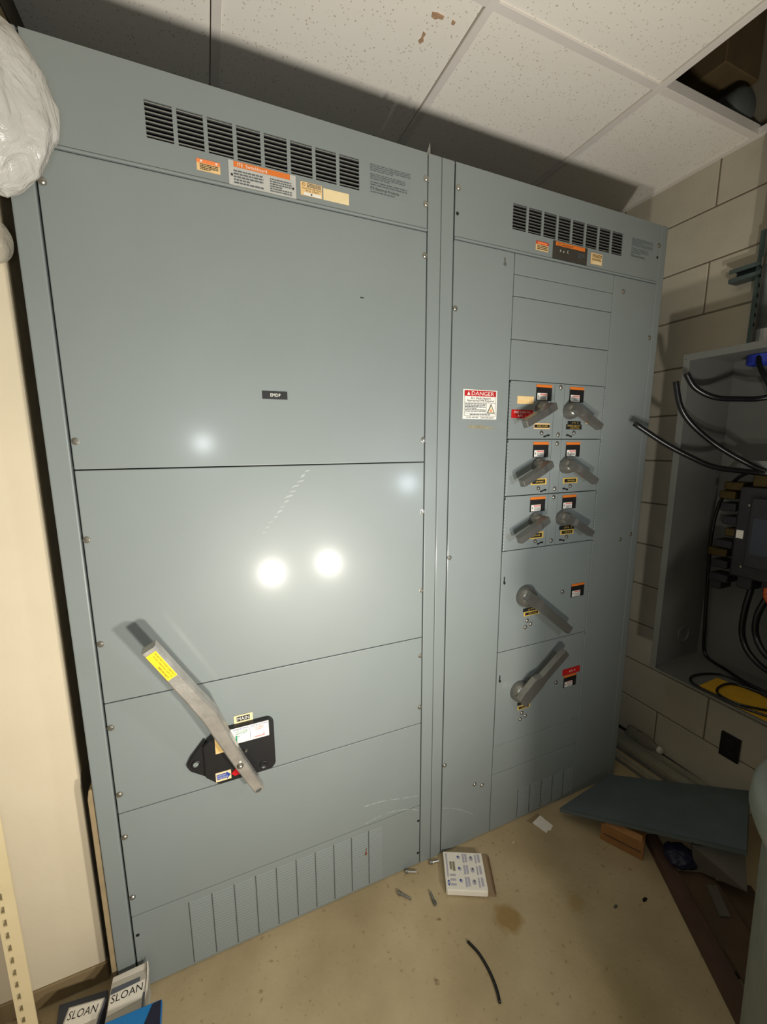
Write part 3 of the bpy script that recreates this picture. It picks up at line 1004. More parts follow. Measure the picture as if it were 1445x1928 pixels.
# the two large breakers
rotary_handle(d1, 1.350, 0.958, 1.524, 0.815, 0.040, 0.046, 0.034, -0.030, -0.046, 0.020, 0.10)
rotary_handle(d2, 1.345, 0.582, 1.514, 0.730, 0.040, 0.064, 0.038, -0.034, -0.046, 0.020, 0.30)
breaker_label(SECR, 1.5785, 1.6475, 0.9150, 0.9680)
breaker_label(SECR, 1.575, 1.643, 0.5320, 0.5850)
sticker(SECR, 'red_plate', 1.565, 1.657, 0.588, 0.614, RED, [('t', 'ATS  M', .36, .34, .72, .64, WHITEL)], y=-0.003, th=0.0015, label='red engraved plate')
plate(1.346, 1.420, 0.8950, 0.9080, 'ATS 3')
plate(1.350, 1.424, 0.8770, 0.8935, 'LIGHTING', GOLDL)
plate(1.343, 1.400, 0.5180, 0.5300, 'ATS 4')
plate(1.345, 1.405, 0.4985, 0.5140, 'POWER', GOLDL)
for d, z in ((d1, 0.946), (d2, 0.569)):
    knob(d, 1.532, z, 0.0075)
    for sx, sz in ((1.385, 0.842), (1.361, 0.834), (1.368, 0.858)):
        shared('screw', SCREW, d, (sx, -0.002, sz + z - 0.946))
    b = BM()
    prism(b, [(1.2515, -0.0022, z + 0.096), (1.2555, -0.0022, z + 0.096), (1.2555, -0.0022, z + 0.080), (1.2600, -0.0022, z + 0.072), (1.2540, -0.0022, z + 0.066), (1.2495, -0.0022, z + 0.074), (1.2515, -0.0022, z + 0.082)], (0, -0.001, 0))
    world_obj('key_slot', b, HOLE, d)
b = BM()
prism(b, [(1.199, -0.0003, 2.066), (1.203, -0.0003, 2.066), (1.203, -0.0003, 2.054), (1.209, -0.0003, 2.048), (1.203, -0.0003, 2.042), (1.196, -0.0003, 2.046), (1.199, -0.0003, 2.054)], (0, -0.0012, 0))
world_obj('key_slot', b, GAL, pl)
# right section labels
sticker(SECR, 'caution_label', 1.319, 1.370, 2.1085, 2.1345, TANL, [('r', 0, .66, 1, 1, RED), ('r', .1, .72, .9, .94, SALMON), ('l', .1, .06, .94, .6, 3, BLACK)], label='red and yellow caution label')
sticker(SECR, 'nameplate', 1.389, 1.540, 2.0955, 2.147, DPLATE, [('r', .07, .76, .92, .985, ORANGE), ('t', 'ITE  Switchboard', .12, .80, .56, .94, DPLATE), ('t', 'A', .19, .42, .23, .58, WHITEL), ('t', 'B', .29, .42, .32, .52, WHITEL), ('t', 'C', .4, .42, .44, .6, WHITEL), ('l', .7, .3, .92, .62, 4, GREYP)], y=-0.0005, label='dark nameplate with an orange band')
sticker(SECR, 'rating_label', 1.559, 1.611, 2.105, 2.139, TANL, [('l', .1, .6, .95, .92, 3, BLACK), ('l', .1, .32, .9, .54, 2, BLACK), ('r', .14, .04, .92, .26, CREAML), ('o', .5, .14, .04, .06, BLACK)], label='small tan rating label')
sticker(SECR, 'printed_notice', 1.748, 1.862, 2.150, 2.221, PAINT, [('l', .02, .6, .98, .98, 7, GREYP), ('l', .02, .25, .8, .54, 4, GREYP), ('t', 'ITE Electrical Products', .02, .12, .66, .21, BLACK)], th=0.0002)
sticker(SECR, 'danger_label', 1.0625, 1.192, 1.5815, 1.6715, WHITEL, [
    ('r', .04, .78, .96, .97, RED), ('t', 'DANGER', .24, .81, .90, .94, WHITEL), ('p', ((.11, .81), (.20, .81), (.155, .94)), WHITEL),
    ('t', 'Arc Flash Hazard', .22, .68, .80, .75, BLACK), ('t', 'Appropriate PPE Required', .11, .585, .90, .665, BLACK),
    ('r', .04, .560, .96, .567, BLACK), ('r', .68, .20, .686, .56, BLACK), ('r', .04, .197, .96, .204, BLACK), ('r', .04, .105, .96, .111, BLACK), ('r', .035, .105, .041, .97, BLACK), ('r', .954, .105, .96, .97, BLACK),
    ('l', .06, .24, .66, .545, 6, GREYP), ('l', .2, .125, .8, .185, 1, GREYP), ('t', 'MODEL: SBD-4000', .10, .035, .45, .08, GREYP), ('t', 'Switchboard', .52, .03, .90, .085, BLACK),
    ('p', ((.705, .215), (.94, .215), (.822, .545)), GREYP), ('p', ((.738, .24), (.907, .24), (.822, .475)), CREAML), ('r', .79, .26, .85, .34, PINK)], label='white and red DANGER arc flash label')
b = BM()
b.faces.new([b.verts.new(p) for p in ((1.085, -0.0002, 1.553), (1.187, -0.0002, 1.551), (1.185, -0.0002, 1.556), (1.140, -0.0002, 1.563), (1.085, -0.0002, 1.562))])
world_obj('glue_residue', b, SMUDGE, SECR)

# bent metal fin standing on the top joint
b = BM()
prism(b, [(0.9300, 0.012, H), (0.9440, 0.012, H), (0.9415, 0.012, H + 0.034)], (0, 0.004, 0))
world_obj('top_fin', b, GAL, SECL)

# ---------------------------------------------------------------- left: brown strip, shelving, bag, cartons
b = BM()
prism(b, [(-0.0135, 0.004, 0.0), (-0.0020, 0.004, 0.0), (-0.0020, 0.004, 0.655), (-0.0090, 0.004, 0.655), (-0.0135, 0.004, 0.63)], (0, 0.03, 0), bev=0.001)
tag(world_obj('edge_strip', b, RETURN), 'narrow brown strip standing beside the left post of the switchboard', 'strip')

sh = thing('shelving_unit', 'cream slotted-angle metal shelving at the left edge of the picture', 'shelf', (-0.4, -0.2, 0))
def slotted_post(x, y, sx, sy):
    xs = [0, 0.006, 0.014, 0.034]
    zs_ = [0.0]
    holes = set()
    k = 0
    z = 0.02
    while z < 2.0:
        zs_ += [z, z + 0.018]
        holes.add((1, 2 * k + 1))
        k += 1
        z += 0.034
    zs_.append(2.05)
    b_ = plate_with_holes(BM(), [x + sx * (0.034 - q) if sx > 0 else x - q for q in xs][::-1] if False else [x - 0.034 + q for q in xs], zs_, holes, y - 0.0015, y + 0.0015)
    box(b_, x - 0.034, x - 0.031, y + 0.0015, y + 0.034, 0, 2.05)
    return world_obj('slotted_post', b_, BEIGE, sh)
slotted_post(-0.134, -0.100, 1, 1)
slotted_post(-0.134, -0.55, 1, 1)
slotted_post(-0.80, -0.100, 1, 1)
slotted_post(-0.80, -0.55, 1, 1)
for z in (0.13, 1.0, 1.86):
    world_obj('shelf_board', bx(-0.834, -0.17, -0.54, -0.104, z, z + 0.02, bev=0.002), BEIGE, sh)
tag(world_obj('cardboard_carton', bx(-0.42, -0.176, -0.40, -0.16, 0.15, 0.30, bev=0.002), CARD), 'brown cardboard carton on the bottom shelf at the lower left edge', 'carton')

def crumpled(name, c, rad, m, freq, amp, seed, tip=None):
    from mathutils import noise
    b_ = BM()
    bmesh.ops.create_icosphere(b_, subdivisions=5, radius=1.0)
    for v in b_.verts:
        n = v.co.normalized()
        f = 1 + amp * noise.noise(n * freq + Vector((seed, 0, 0))) + amp * 0.6 * abs(noise.noise(n * freq * 2.3 + Vector((0, seed, 0)))) - amp * 0.35 * abs(noise.noise(Vector((n.x * 9, n.y * 9, n.z * 3)) + Vector((seed, seed, 0))))
        p = Vector((n.x * rad[0], n.y * rad[1], n.z * rad[2])) * f
        if tip and n.z < 0:
            p.z -= tip * max(0, -n.z) ** 6
            k = max(0, -n.z) ** 3
            p.x *= 1 - 0.35 * k
        v.co = p
    return obj(name, b_, m, None, c, smooth=True)
def draped_bag():
    from mathutils import noise
    R_ = [(2.235, -0.02), (2.19, 0.035), (2.150, 0.068), (2.115, 0.108), (2.075, 0.130), (2.035, 0.1425), (1.995, 0.1395), (1.960, 0.124), (1.932, 0.104), (1.912, 0.084), (1.900, 0.066), (1.8935, 0.0585)]
    L_ = [-0.10, -0.20, -0.25, -0.27, -0.28, -0.28, -0.26, -0.19, -0.10, -0.02, 0.030, 0.0545]
    D_ = [0.03, 0.075, 0.095, 0.105, 0.11, 0.11, 0.105, 0.09, 0.07, 0.045, 0.018, 0.003]
    lv = []
    for i in range(len(R_) - 1):
        for k in range(5):
            t = k / 5
            lv.append((R_[i][0] * (1 - t) + R_[i + 1][0] * t, R_[i][1] * (1 - t) + R_[i + 1][1] * t, L_[i] * (1 - t) + L_[i + 1] * t, D_[i] * (1 - t) + D_[i + 1] * t))
    lv.append((R_[-1][0], R_[-1][1], L_[-1], D_[-1]))
    b_ = BM()
    n = 96
    rings = []
    for z, xr, xl, dp in lv:
        ring = []
        for k in range(n):
            a = k * 2 * math.pi / n
            c, s_ = math.cos(a), math.sin(a)
            px, py = (xr + xl) / 2 + (xr - xl) / 2 * c, -0.21 + dp * s_
            q = Vector((px * 9, py * 9, z * 4.5))
            f = 0.020 * abs(noise.noise(q)) + 0.010 * abs(noise.noise(q * 2.3 + Vector((5, 1, 2)))) + 0.004 * noise.noise(Vector((px * 60, py * 60, z * 18)))
            f *= min(1.0, dp / 0.06)
            ring.append(b_.verts.new((px - c * f, py - s_ * f, z + 0.3 * f)))
        rings.append(ring)
    for a, c in zip(rings[:-1], rings[1:]):
        for k in range(n):
            b_.faces.new((a[k], a[(k + 1) % n], c[(k + 1) % n], c[k]))
    b_.faces.new(rings[0])
    b_.faces.new(rings[-1][::-1])
    return world_obj('plastic_bag', b_, BAG, smooth=True)
tag(draped_bag(), 'crumpled white plastic bag hanging at the top left corner', 'bag')
tag(crumpled('plastic_jar', (0.014, -0.17, 1.842), (0.030, 0.030, 0.036), CLEARP, 1.0, 0.04, 8.0), 'rounded end of a cloudy plastic jar below the white plastic bag', 'jar')

# cartons on the floor in the lower left corner
c1 = thing('flat_carton', 'white carton printed SLOAN lying against the left post of the switchboard', 'carton', (0.035, -0.11, 0), 'SLOAN cartons')
world_obj('carton_body', bx(-0.008, 0.0765, -0.200, -0.026, 0.0, 0.092, bev=0.002), LGREYB, c1)
top = world_obj('printed_lid', bx(-0.008, 0.0765, -0.200, -0.026, 0.0922, 0.0945), LGREYB, c1)
prints(top, (-0.008, -0.200, 0.0945), EX, EY, 0.0845, 0.174, [('r', 0.02, .80, .80, .93, SLATE), ('p', ((.02, .60), (.90, .63), (.96, .80), (.94, .87), (.02, .85)), WHITEB), ('t', 'SLOAN', .06, .735, .90, .835, BLACK), ('r', .93, .45, .99, .70, SLATE)])
b = BM()
prism(b, [(0.0768, -0.026, 0.090), (0.0768, -0.100, 0.060), (0.0768, -0.095, 0.096), (0.0768, -0.045, 0.098), (0.0768, -0.026, 0.118)], (0.0015, 0, 0))
world_obj('side_flap', b, WHITEB, c1)
b = BM()
prism(b, [(-0.008, -0.026, 0.093), (0.076, -0.026, 0.093), (0.076, -0.018, 0.104), (-0.006, -0.018, 0.100)], (0, 0.0015, 0.0005))
world_obj('rear_flap', b, LGREYB, c1)
c2 = thing('flat_carton', 'lower white carton printed SLOAN beside the shelving post', 'carton', (-0.068, -0.12, 0), 'SLOAN cartons')
ca, sa = math.cos(math.radians(-9)), math.sin(math.radians(-9))
X2, Y2 = Vector((ca, sa, 0)), Vector((-sa, ca, 0))
o2 = Vector((-0.100, -0.034, 0)) - Y2 * 0.18
world_obj('carton_body', frame_box(BM(), o2, X2, Y2, EZ, 0.0845, 0.18, 0.0880, bev=0.002), SLATE, c2)
top = world_obj('printed_lid', frame_box(BM(), o2 + EZ * 0.0882, X2, Y2, EZ, 0.0805, 0.18, 0.0018), LGREYB, c2)
prints(top, o2 + EZ * 0.0900, X2, Y2, 0.0805, 0.18, [('p', ((.04, .72), (.95, .78), (.97, .985), (.04, .985)), WHITEB), ('t', 'SLOAN', .08, .85, .88, .945, BLACK)])
bl = thing('blue_tray', 'bright blue plastic tray lying across the SLOAN carton', 'tray', (0.06, -0.20, 0.0965))
b = BM()
prism(b, [(-0.004, -0.122, 0.0965), (0.121, -0.127, 0.0965), (0.127, -0.330, 0.0965), (-0.004, -0.330, 0.0965)], (0, 0, 0.021), bev=0.002)
world_obj('tray_body', b, BLUEB, bl)
b = BM()
prism(b, [(0.100, -0.131, 0.1177), (0.1195, -0.130, 0.1177), (0.123, -0.260, 0.1177), (0.070, -0.200, 0.1177)], (0, 0, 0.0012))
world_obj('dark_fold', b, NAVY, bl)
b = BM()
prism(b, [(-0.14, -0.035, 0.0), (-0.03, -0.010, 0.0), (-0.035, 0.030, 0.0), (-0.15, 0.045, 0.0)], (0, 0, 0.010), bev=0.002)
tag(world_obj('flat_scrap', b, SLATE), 'flat slate grey scrap on the floor below the cream wall', 'scrap')

# ---------------------------------------------------------------- floor: white carton, bolts, cable, litter
e1 = Vector((0.132, -0.064, 0)).normalized()
e2 = Vector((0.064, 0.132, 0)).normalized()
O = Vector((0.961, -0.133, 0))
wb = thing('instruction_box', 'thin white printed box lying on the floor by the joint of the two sections', 'box', (1.05, -0.1, 0))
world_obj('box_body', frame_box(BM(), O + EZ * 0.004, e1, e2, EZ, 0.139, 0.133, 0.022, bev=0.003), WHITEB, wb)
tp = world_obj('printed_top', frame_box(BM(), O + EZ * 0.0262 + e2 * 0.004, e1, e2, EZ, 0.139, 0.126, 0.0010), WHITEB, wb)
it = [('r', .05, .30, .09, .95, LBLUE), ('o', .075, .15, .028, .075, BLUEP), ('r', .065, .12, .085, .18, WHITEL), ('l', .12, .05, .26, .42, 3, LBLUE), ('r', .14, .50, .19, .72, SMUDGE), ('r', .21, .46, .27, .72, SMUDGE)]
for i in range(3):
    v = .06 + .32 * i
    it += [('o', .38, v + .15, .045, .05, LBLUE), ('o', .37, v + .17, .022, .03, BLUEP), ('r', .48, v, .53, v + .26, LBLUE), ('r', .545, v + .02, .60, v + .26, LBLUE), ('o', .70, v + .13, .05, .07, LBLUE), ('o', .71, v + .16, .02, .035, SLATE), ('r', .80, v, .84, v + .25, LBLUE), ('r', .87, v + .03, .93, v + .26, LBLUE)]
prints(tp, O + EZ * 0.0272 + e2 * 0.004, e1, e2, 0.139, 0.126, it)
world_obj('brown_underside', frame_box(BM(), O + e1 * 0.020 + e2 * 0.006, e1, e2, EZ, 0.148, 0.140, 0.004, bev=0.0005), CARDB, wb)
b = frame_box(BM(), O + e1 * 0.166 + e2 * 0.006, e1, e2, EZ, 0.0016, 0.125, 0.016)
world_obj('open_flap', b, CARDB, wb)

def bolt(p0, p1, label, hx):
    p0, p1 = Vector((*p0, 0.006)), Vector((*p1, 0.006))
    t = thing('anchor_bolt', label, 'bolt', (p0.x, p0.y, 0), 'loose bolts on the floor')
    d = (p1 - p0).normalized()
    world_obj('shank', cyl(BM(), p0, p1, 0.0036, seg=10), ZINC, t, smooth=False)
    b_ = BM()
    cyl(b_, p0 - d * 0.001, p0 + d * 0.008, 0.0062, seg=6)
    cyl(b_, p0 + d * 0.008, p0 + d * 0.0095, 0.0068, seg=14)
    world_obj('hex_head', b_, DGREY, t)
    b_ = BM()
    for k in range(7):
        q = p0 + d * (0.016 + k * 0.0025)
        cyl(b_, q, q + d * 0.0012, 0.0042, seg=10)
    world_obj('thread', b_, GAL, t)
bolt((0.868, -0.009), (0.905, -0.026), 'loose bolt touching the board foot, second nearest to the white box', 0)
bolt((0.963, -0.016), (0.996, -0.022), 'loose bolt directly behind the left edge of the white box', 0)
bolt((0.815, -0.062), (0.846, -0.098), 'leftmost loose bolt lying on the floor', 0)
bolt((0.912, -0.143), (0.915, -0.103), 'loose bolt pointing at the board, in front of the white box', 0)

tag(world_obj('cut_cable', tube(BM(), [(0.952, -0.270, 0.0045), (0.965, -0.307, 0.0045), (0.968, -0.350, 0.0045), (0.963, -0.389, 0.0045), (0.952, -0.421, 0.0045)], 0.0042), RUBBER, smooth=True), 'short curved piece of black cable on the open floor', 'cable')
b = BM()
prism(b, [(1.421, -0.038, 0.001), (1.472, -0.026, 0.004), (1.487, -0.080, 0.001), (1.462, -0.092, 0.001), (1.455, -0.086, 0.001), (1.441, -0.094, 0.001)], (0, 0, 0.0015))
tag(world_obj('paper_scrap', b, WHITEB), 'small white paper scrap on the floor near the right section', 'paper')
b = BM()
prism(b, [(1.405, -0.022, 0.0004), (1.470, -0.012, 0.0004), (1.480, -0.030, 0.0004), (1.420, -0.044, 0.0004)], (0, 0, 0.0012))
tag(world_obj('cardboard_scrap', b, CARDB), 'brown cardboard scrap under the white paper scrap', 'cardboard')
for (x, y, s), lb in zip(((1.456, -0.379, 0.010), (1.564, -0.403, 0.012), (1.297, -0.071, 0.004)), ('grey pebble of debris on the open floor, nearer the cable', 'dark sliver of debris on the floor beside the brown boards', 'tiny pale crumb on the floor behind the white box')):
    b = BM()
    prism(b, [(x - s, y - s * .3, 0.0003), (x, y - s * .5, 0.0003), (x + s, y - s * .1, 0.0003), (x + s * .5, y + s * .45, 0.0003), (x - s * .6, y + s * .3, 0.0003)], (0, 0, s * 0.15), bev=s * 0.04)
    tag(world_obj('debris', b, DGREY if 'grey' in lb else (BLACKP if 'dark' in lb else WHITEB)), lb, 'debris')

# ---------------------------------------------------------------- right: enclosure, breaker, cables, strut, outlet
ex0, ex1, ey0, ey1, ez0, ez1 = 1.950, 2.258, -0.800, -0.098, 0.590, 1.820
en = thing('electrical_enclosure', 'open grey metal enclosure mounted on the block wall at the right', 'enclosure', (2.258, -0.45, 0.59))
world_obj('back_panel', bx(ex1 - 0.003, ex1, ey0, ey1, ez0, ez1), ENCL, en)
world_obj('side_panel', bx(ex0, ex1, ey1 - 0.003, ey1, ez0, ez1), ENCL, en)
world_obj('side_panel', bx(ex0, ex1, ey0, ey0 + 0.003, ez0, ez1), ENCL, en)
world_obj('top_panel', bx(ex0, ex1, ey0, ey1, ez1 - 0.003, ez1), ENCL, en)
world_obj('bottom_panel', bx(ex0, ex1, ey0, ey1, ez0, ez0 + 0.003), ENCL, en)
b = BM()
box(b, ex0 - 0.002, ex0, ey1 - 0.022, ey1 + 0.001, ez0 - 0.001, ez1 + 0.001)
box(b, ex0 - 0.002, ex0, ey0, ey0 + 0.022, ez0, ez1)
box(b, ex0 - 0.002, ex0, ey0 + 0.022, ey1 - 0.022, ez1 - 0.022, ez1 + 0.001)
box(b, ex0 - 0.002, ex0, ey0 + 0.022, ey1 - 0.022, ez0, ez0 + 0.006)
world_obj('front_lip', b, ENCL, en)
for z in (1.80, 1.20, 0.62):
    b = BM()
    lathe(b, [(0.0, 0.003), (0.003, 0.003), (0.003, 0.0)], (-1, 0, 0), (ex0 - 0.002, ey1 - 0.010, z), 10)
    world_obj('lip_screw', b, ZINC, en)
b = BM()
lathe(b, [(0.010, 0.001), (0.030, 0.001), (0.032, 0.004), (0.036, 0.004), (0.036, 0.0)], (0, -1, 0), (2.14, ey1 - 0.003, 0.70), 24)
world_obj('knockout_ring', b, ENCL, en)

br = thing('circuit_breaker', 'large black moulded circuit breaker inside the wall enclosure', 'breaker', (2.255, -0.40, 0.97))
world_obj('breaker_case', bx(2.115, 2.254, -0.520, -0.245, 1.010, 1.345, bev=0.006, seg=2), BREAKM, br)
world_obj('breaker_front', bx(2.085, 2.115, -0.470, -0.298, 1.060, 1.310, bev=0.004, seg=2), BREAKM, br)
world_obj('toggle', bx(2.055, 2.085, -0.400, -0.375, 1.17, 1.205, bev=0.003), BLACKP, br)
lb = world_obj('white_tag', bx(2.1135, 2.115, -0.274, -0.252, 1.155, 1.185), WHITEL, br)
world_obj('breaker_face_label', bx(2.0835, 2.085, -0.455, -0.312, 1.11, 1.24), mat('grey_blue_label', (48, 52, 66), 0.4), br)
for y in (-0.29, -0.37, -0.45):
    world_obj('upper_lug', bx(2.14, 2.20, y - 0.022, y + 0.022, 1.345, 1.40, bev=0.003), BRASS, br)
for y in (-0.29, -0.37, -0.45):
    world_obj('lower_lug', bx(2.13, 2.20, y - 0.024, y + 0.024, 0.965, 1.01, bev=0.003), BREAKM, br)
b = BM()
box(b, 2.12, 2.20, -0.50, -0.255, 1.395, 1.415, bev=0.002)
box(b, 2.12, 2.125, -0.50, -0.235, 1.415, 1.44)
world_obj('line_bracket', b, GAL, br)
for k, (z, y, sx, m) in enumerate(((1.345, -0.222, 0.024, BRASS), (1.31, -0.206, 0.020, BRASS), (1.265, -0.214, 0.018, BREAKM), (1.215, -0.224, 0.018, BREAKM), (1.17, -0.232, 0.012, BRASS), (1.12, -0.214, 0.024, BREAKM), (1.085, -0.198, 0.026, BRASS), (1.04, -0.210, 0.022, BREAKM), (0.985, -0.212, 0.026, BREAKM), (0.955, -0.205, 0.014, BREAKM))):
    world_obj('auxiliary_terminal', bx(2.125, 2.20, y - sx, y + sx + 0.012, z - 0.016, z + 0.014, bev=0.003), m, br)
for z in (1.28, 1.05):
    b = BM()
    lathe(b, [(0.0, 0.004), (0.004, 0.003), (0.005, 0.0)], (-1, 0, 0), (2.115, -0.28, z), 10)
    world_obj('cover_screw', b, ZINC, br)
world_obj('orange_wire', tube(BM(), [(2.12, -0.35, 1.36), (2.11, -0.36, 1.385), (2.12, -0.40, 1.40)], 0.010), ORANGEW, br, smooth=True)
world_obj('orange_wire', tube(BM(), [(2.13, -0.36, 0.99), (2.12, -0.365, 0.965), (2.12, -0.38, 0.94)], 0.010), ORANGEW, br, smooth=True)

def cable(label, pts, r, ring=True):
    t = world_obj('black_cable', tube(BM(), pts, r, seg=14), RUBBER, smooth=True)
    return tag(t, label, 'cable', 'black cables of the wall enclosure')
cable('black cable whose cut end reaches furthest left in front of the board', [(1.800, -0.037, 1.577), (1.880, -0.100, 1.506), (1.950, -0.157, 1.454), (2.020, -0.210, 1.416), (2.120, -0.295, 1.398), (2.165, -0.37, 1.385)], 0.0095)
cable('black cable rising steeply with its cut end at the front lip of the enclosure', [(1.900, -0.108, 1.724), (1.920, -0.122, 1.636), (1.960, -0.147, 1.569), (2.030, -0.195, 1.496), (2.080, -0.259, 1.440), (2.120, -0.300, 1.410), (2.16, -0.35, 1.395)], 0.0095)
cable('black cable curving level to the right from a cut end inside the enclosure top', [(1.920, -0.129, 1.750), (1.950, -0.147, 1.700), (2.000, -0.184, 1.665), (2.060, -0.227, 1.657), (2.120, -0.283, 1.659), (2.16, -0.40, 1.70), (2.17, -0.44, 1.80)], 0.0095)
cable('black cable dropping from the blue bushing in the enclosure top', [(2.150, -0.228, 1.812), (2.128, -0.246, 1.770), (2.120, -0.280, 1.709), (2.120, -0.330, 1.620), (2.15, -0.37, 1.50), (2.165, -0.37, 1.40)], 0.008)
cable('thin black cable running down the back corner of the enclosure', [(2.130, -0.270, 1.407), (2.150, -0.208, 1.363), (2.180, -0.151, 1.262), (2.200, -0.128, 1.125), (2.220, -0.126, 0.917), (2.230, -0.132, 0.728), (2.235, -0.146, 0.605), (2.187, -0.251, 0.601), (2.154, -0.338, 0.600), (2.144, -0.45, 0.600)], 0.0065)
cable('thick black cable leaving the breaker bottom, the left one', [(2.165, -0.300, 0.975), (2.150, -0.296, 0.877), (2.150, -0.299, 0.782), (2.140, -0.339, 0.718), (2.120, -0.420, 0.690), (2.10, -0.55, 0.70)], 0.0105)
cable('thick black cable leaving the breaker bottom, the right one', [(2.14, -0.365, 0.975), (2.120, -0.348, 0.882), (2.120, -0.355, 0.803), (2.100, -0.409, 0.751), (2.07, -0.52, 0.74)], 0.0105)
def thin_loop(label, pts):
    tag(world_obj('wire_loop', tube(BM(), pts, 0.0042, seg=10), RUBBER, smooth=True), label, 'wire', 'wire loops in the enclosure')
thin_loop('larger loop of thin black wire on the enclosure floor', [(2.116, -0.412, 0.6), (2.136, -0.330, 0.6), (2.133, -0.261, 0.6), (2.060, -0.225, 0.6), (1.995, -0.227, 0.6), (1.963, -0.260, 0.6), (1.960, -0.324, 0.6005), (1.962, -0.401, 0.6005), (1.990, -0.476, 0.6005)])
thin_loop('smaller loop of thin black wire lying on the yellow paper', [(2.136, -0.43, 0.6015), (2.112, -0.338, 0.6015), (2.077, -0.308, 0.6015), (2.009, -0.312, 0.6015), (1.972, -0.340, 0.6015), (1.974, -0.397, 0.6015), (2.020, -0.454, 0.6015)])
b = BM()
prism(b, [(1.962, -0.268, 0.5935), (2.100, -0.262, 0.5935), (2.130, -0.440, 0.5935), (1.964, -0.520, 0.5935)], (0, 0, 0.002))
tag(world_obj('yellow_paper', b, PAPERY), 'sheet of yellow paper lying in the bottom of the wall enclosure', 'paper')

cn = thing('conduit', 'grey vertical conduit entering the top of the wall enclosure through a blue bushing', 'pipe', (2.18, -0.222, 1.78))
world_obj('pipe', cyl(BM(), (2.185, -0.225, 1.822), (2.185, -0.225, 3.0), 0.036, seg=24, cap=True), GAL, cn, smooth=True)
world_obj('lock_ring', cyl(BM(), (2.185, -0.225, 1.822), (2.185, -0.225, 1.836), 0.046, seg=12), GAL, cn)
world_obj('coupling', cyl(BM(), (2.185, -0.225, 1.855), (2.185, -0.225, 1.900), 0.041, seg=24), GAL, cn, smooth=False)
b = BM()
lathe(b, [(0.034, 0.0), (0.046, 0.0), (0.046, 0.028), (0.040, 0.034), (0.034, 0.034), (0.034, 0.0)], (0, 0, -1), (2.185, -0.225, 1.815), 24)
world_obj('bushing', b, BUSH, cn, smooth=False)
stt = thing('strut_channel', 'grey green slotted strut standing on the enclosure beside the conduit', 'strut', (2.235, -0.15, 1.82))
b = BM()
box(b, 2.218, 2.221, -0.172, -0.150, 1.823, 2.26)
box(b, 2.221, 2.258, -0.152, -0.150, 1.823, 2.26)
box(b, 2.221, 2.258, -0.172, -0.170, 1.823, 2.26)
world_obj('channel', b, STRUT, stt)
for k in range(9):
    world_obj('strut_slot', bx(2.2172, 2.2182, -0.170, -0.164, 1.86 + k * 0.034, 1.874 + k * 0.034), HOLE, stt)
b = BM()
box(b, 2.205, 2.258, -0.172, -0.070, 2.150, 2.153)
box(b, 2.205, 2.258, -0.172, -0.070, 2.106, 2.109)
box(b, 2.255, 2.258, -0.172, -0.070, 2.109, 2.150)
box(b, 2.205, 2.208, -0.172, -0.070, 2.138, 2.150)
box(b, 2.205, 2.208, -0.172, -0.070, 2.109, 2.120)
world_obj('cross_channel', b, STRUT, stt)
world_obj('pipe_clamp', cyl(BM(), (2.185, -0.225, 2.115), (2.185, -0.225, 2.145), 0.040, seg=20, cap=False), ZINC, stt)

ol = thing('wall_outlet', 'dark square outlet box low on the block wall', 'outlet', (2.258, -0.267, 0.188))
world_obj('outlet_box', bx(2.250, 2.2618, -0.302, -0.232, 0.190, 0.298, bev=0.002), BLACKP, ol)
b = BM()
for z in (0.222, 0.266):
    cyl(b, (2.2502, -0.267, z), (2.2485, -0.267, z), 0.016, seg=16)
world_obj('receptacles', b, BREAKM, ol)

# ---------------------------------------------------------------- right: floor clutter
e = Vector((-0.02, -1, 0)).normalized()
for k, (x, y0, y1, wd, h, m, lb) in enumerate((
        (2.190, 0.30, -0.30, 0.030, 0.022, STRIP, 'pale strip lying closest to the block wall'),
        (2.135, 0.28, -0.20, 0.050, 0.012, STRIP, 'wide pale strip on the floor, second from the block wall'),
        (2.095, 0.25, -0.15, 0.020, 0.014, GAL, 'thin metal strip on the floor between the pale strips'),
        (2.055, 0.22, -0.17, 0.016, 0.012, STRIP, 'narrow pale strip on the floor nearest the board'),
        (2.020, 0.22, -0.19, 0.014, 0.010, GAL, 'thin metal strip on the floor nearest the board'))):
    b = frame_box(BM(), (x, y0, 0.0), (0.06, -1, 0), (1, 0.06, 0), EZ, y0 - y1, wd, h, bev=0.001)
    tag(world_obj('floor_strip', b, m), lb, 'strip', 'strips on the floor beside the board')
bt = thing('plastic_bottle', 'clear plastic bottle lying on the strips beside the block wall', 'bottle', (2.21, 0.06, 0.03))
b = BM()
lathe(b, [(0.0, 0.0), (0.026, 0.002), (0.030, 0.012), (0.030, 0.05), (0.0275, 0.055), (0.030, 0.06), (0.030, 0.10), (0.022, 0.125), (0.013, 0.140), (0.013, 0.152)], (0.02, -1, 0.0), (2.215, 0.14, 0.053), 20)
world_obj('bottle_body', b, CLEARP, bt, smooth=True)
b = BM()
lathe(b, [(0.0, 0.168), (0.0145, 0.168), (0.0155, 0.152), (0.0, 0.152)], (0.02, -1, 0.0), (2.215, 0.14, 0.053), 16)
world_obj('bottle_cap', b, WHITEL, bt)

